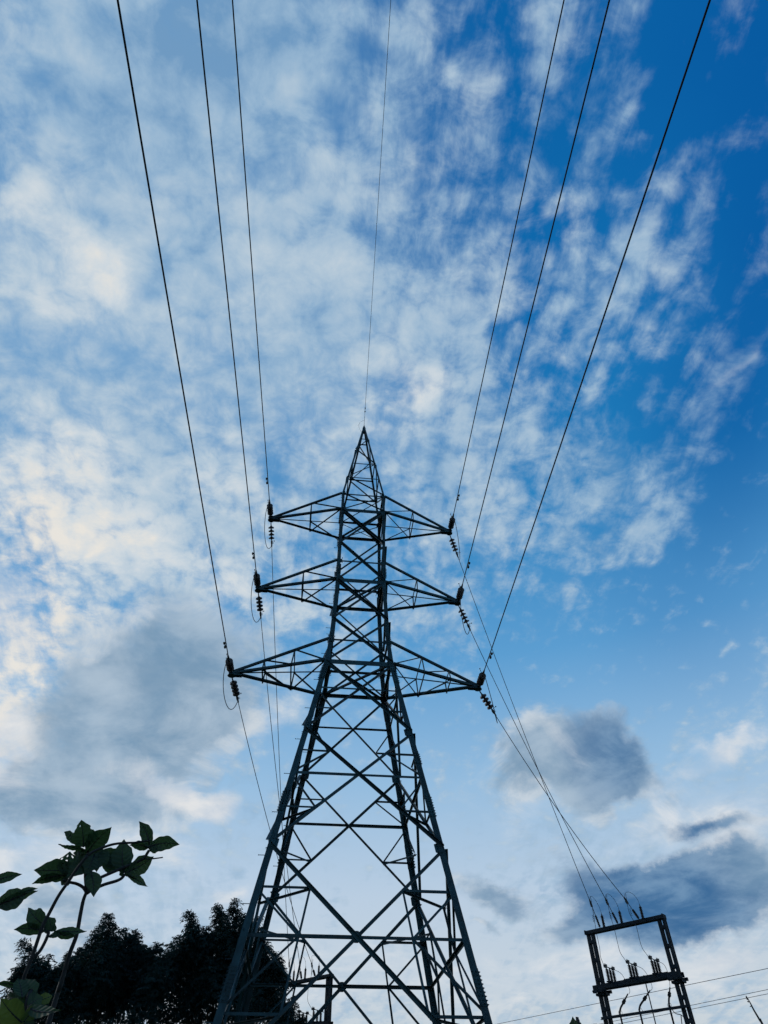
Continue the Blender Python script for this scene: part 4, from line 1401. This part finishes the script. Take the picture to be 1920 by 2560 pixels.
LV = [  # (crop, base, tip, width, tilt, depth change base, tip, material, holes)
    (c4, (565, 385), (535, 92), 205, 0.15, 0, -.02, LEAF, ((.72, .95, .10), (.63, -.98, .06), (.8, .3, .03))),
    (c4, (600, 445), (866, 174), 190, -0.3, 0, -.05, LEAF, ()),
    (c4, (500, 350), (332, 224), 95, 0.7, .02, .06, LEAF, ()),
    (c4, (590, 420), (285, 368), 80, 1.0, .02, -.03, LEAF, ()),
    (c4, (610, 430), (805, 350), 110, 0.4, .04, .07, LEAF, ()),
    (c4, (600, 520), (488, 410), 110, 0.2, 0, .03, LEAF, ((.5, .1, .04),)),
    (c4, (480, 640), (10, 640), 190, 0.2, .02, .05, LEAF, ()),
    (c4, (390, 700), (415, 420), 180, 0.0, .02, .05, LEAF, ((.75, -.5, .05), (.6, .2, .05), (.8, .3, .05), (.5, .6, .04), (.42, -.3, .04), (.66, .75, .05))),
    (c4, (340, 690), (-5, 795), 95, 0.6, .02, .04, LEAF, ((.06, .6, .04),)),
    (c4, (395, 740), (300, 730), 110, 0.0, .02, .04, LEAF, ()),
    (c4, (400, 740), (335, 800), 70, 0.3, .02, .04, LEAF, ()),
    (c4, (600, 480), (370, 715), 150, -0.2, .01, -.03, LEAF, ()),
    (c4, (690, 430), (590, 670), 190, 0.2, .02, -.03, LEAF, ()),
    (c4, (700, 430), (700, 640), 150, -0.2, .03, -.02, LEAF, ()),
    (c4, (690, 440), (830, 560), 140, 0.3, .03, .0, LEAF, ()),
    (c4, (1005, 665), (1002, 290), 200, 0.12, .01, .04, LEAF, ()),
    (c4, (960, 640), (795, 385), 190, -0.2, .03, .08, LEAF, ()),
    (c4, (930, 620), (730, 590), 80, 0.8, .06, .1, LEAF, ()),
    (c4, (1030, 660), (1338, 487), 170, -0.25, -.01, .02, LEAF, ()),
    (c4, (1045, 690), (1275, 803), 85, 0.6, 0, .03, LEAF, ()),
    (c4, (1000, 655), (950, 690), 60, 0.3, 0, 0, LEAF, ()),
    (c4, (1010, 660), (1080, 685), 60, 0.2, 0, 0, LEAF, ()),
    (c4, (1285, 390), (1155, 100), 130, 0.3, .01, .03, LEAF, ()),
    (c4, (1265, 385), (1612, 353), 135, 0.1, 0, 0, LEAF, ()),
    (c4, (1280, 385), (1055, 370), 95, 0.4, .02, .04, LEAF, ()),
    (c4, (1275, 400), (1385, 430), 75, 0.2, 0, .02, LEAF, ()),
    (c4, (640, 470), (500, 600), 130, 0.3, .02, .02, LEAF, ()),
    (c4, (560, 560), (480, 690), 110, 0.1, .02, .0, LEAF, ()),
    (c4, (760, 420), (930, 560), 150, 0.1, .05, .06, LEAF, ()),
    (c4, (880, 610), (840, 430), 150, -0.1, .06, .09, LEAF, ()),
    (c4, (620, 440), (720, 300), 70, 0.5, .03, .05, LEAF, ()),
    (c4, (560, 470), (440, 450), 70, 0.3, .02, .05, LEAF, ()),
    (c4, (470, 660), (330, 560), 90, -0.3, .01, .0, LEAF, ((.5, .3, .05),)),
    (c4, (1010, 650), (1090, 540), 70, 0.3, .02, .04, LEAF, ()),
    (c4, (1270, 395), (1210, 300), 60, 0.3, .02, .04, LEAF, ()),
    (c5, (350, 2180), (150, 2040), 120, 0.3, -.27, -.25, LEAFY, ()),
    (c5, (380, 1965), (470, 1760), 100, 0.4, -.24, -.22, LEAF, ()),
    (c4, (642, 640), (680, 912), 150, 0.35, -.02, -.06, LEAF, ()),
    (c5, (640, 860), (375, 600), 190, 0.2, -.08, -.05, LEAF, ((.78, -.95, .12),)),
    (c5, (620, 930), (178, 917), 125, 0.3, -.08, -.06, LEAF, ()),
    (c5, (690, 930), (655, 720), 120, 0.1, -.09, -.08, LEAF, ()),
    (c5, (700, 935), (765, 825), 80, 0.2, -.1, -.1, LEAF, ()),
    (c5, (750, 925), (1205, 900), 90, 0.6, -.1, -.1, LEAF, ()),
    (c5, (760, 930), (1050, 1003), 85, -0.5, -.1, -.12, LEAF, ()),
    (c5, (670, 1005), (835, 988), 60, 0.3, -.1, -.12, LEAF, ()),
    (c5, (610, 880), (690, 965), 40, 0.3, -.09, -.1, LEAF, ()),
    (c5, (370, 1960), (345, 1560), 250, 0.15, -.25, -.2, LEAF, ()),
    (c5, (310, 1850), (255, 1545), 140, -0.4, -.25, -.2, LEAF, ()),
    (c5, (260, 1860), (62, 1808), 90, 0.3, -.25, -.2, LEAF, ()),
    (c5, (230, 1690), (-70, 1672), 60, 0.5, -.22, -.2, LEAF, ()),
    (c5, (310, 2195), (10, 1872), 215, 0.15, -.28, -.3, LEAFY, ((.8, -.9, .05), (.55, .98, .04))),
    (c5, (390, 1970), (830, 1992), 115, 0.5, -.28, -.4, LEAF, ()),
    (c5, (380, 1970), (600, 1830), 170, 0.2, -.26, -.24, LEAF, ()),
    (c5, (520, 1900), (740, 1812), 105, 0.2, -.2, -.18, LEAFY, ()),
    (c5, (340, 2160), (545, 1955), 115, 0.1, -.3, -.3, LEAFY, ()),
    (c5, (330, 2215), (490, 2180), 60, 0.3, -.3, -.3, LEAF, ()),
]
for i, (fn, b0, t0, w, tilt, d0, d1, mat, holes) in enumerate(LV):
    k = 4.366 if fn is c4 else 5.53
    P0, P1 = PT(fn(*b0), PD + d0), PT(fn(*t0), PD + d1)
    leaf(P0, P1, (0.96 if fn is c4 else 0.92) * w / k / PXM, plant, mat, tilt, 0.10 + 0.10 * random.random(), holes, seed=i)

ep = thing('broad_leaved_plant', (-3.4, -19.8, 0), 'leaf ends of a second broad-leaved plant cut off by the left edge', 'plant')
hub = PT(c5(-150, 420), PD - .2)
ep.location = (hub.x, hub.y, 0)
WORLD_LOC[ep.name] = V((hub.x, hub.y, 0))
for i, (b0, t0, w, tilt) in enumerate((((-150, 260), (308, 134), 95, 0.3), ((-60, 570), (400, 355), 190, 0.2), ((-40, 580), (527, 380), 110, -0.5), ((250, 385), (525, 330), 55, 0.4), ((-100, 600), (192, 598), 45, 0.6))):
    leaf(PT(c5(*b0), PD - .2), PT(c5(*t0), PD - .2), w / 5.53 / PXM, ep, LEAF, tilt, 0.08, (), seed=50 + i)
m = MB()
m.tube(spline([V((hub.x - .05, hub.y, 0)), V((hub.x - .03, hub.y, 1.0)), hub], 6), 0.005, 8)
m.tube(spline([hub, PT(c5(-60, 575), PD - .2)], 4), 0.004, 6)
m.build('stem', STEM, ep, smooth=True)

sh = thing('leafy_shrub', (0, 0, 0), 'dark leaf tips of a low shrub at the bottom edge beside the right-hand frame', 'shrub')
q = PT((1455, 2600), 3.6)
sh.location = (q.x, q.y, 0)
WORLD_LOC[sh.name] = V((q.x, q.y, 0))
for i, (b0, t0, w) in enumerate((((1446, 2600), (1431, 2541), 26), ((1462, 2600), (1450, 2555), 12), ((1455, 2612), (1500, 2560), 24), ((1470, 2575), (1492, 2558), 10))):
    leaf(PT(b0, 3.6), PT(t0, 3.6), w / (FPX / 3.6), sh, LEAF, 0.4, 0.1, (), seed=80 + i)
m = MB()
m.tube(spline([V((q.x, q.y, 0)), V((q.x + .02, q.y, 1.0)), q, PT((1450, 2596), 3.6)], 5), 0.007, 8)
m.build('stem', STEM, sh, smooth=True)
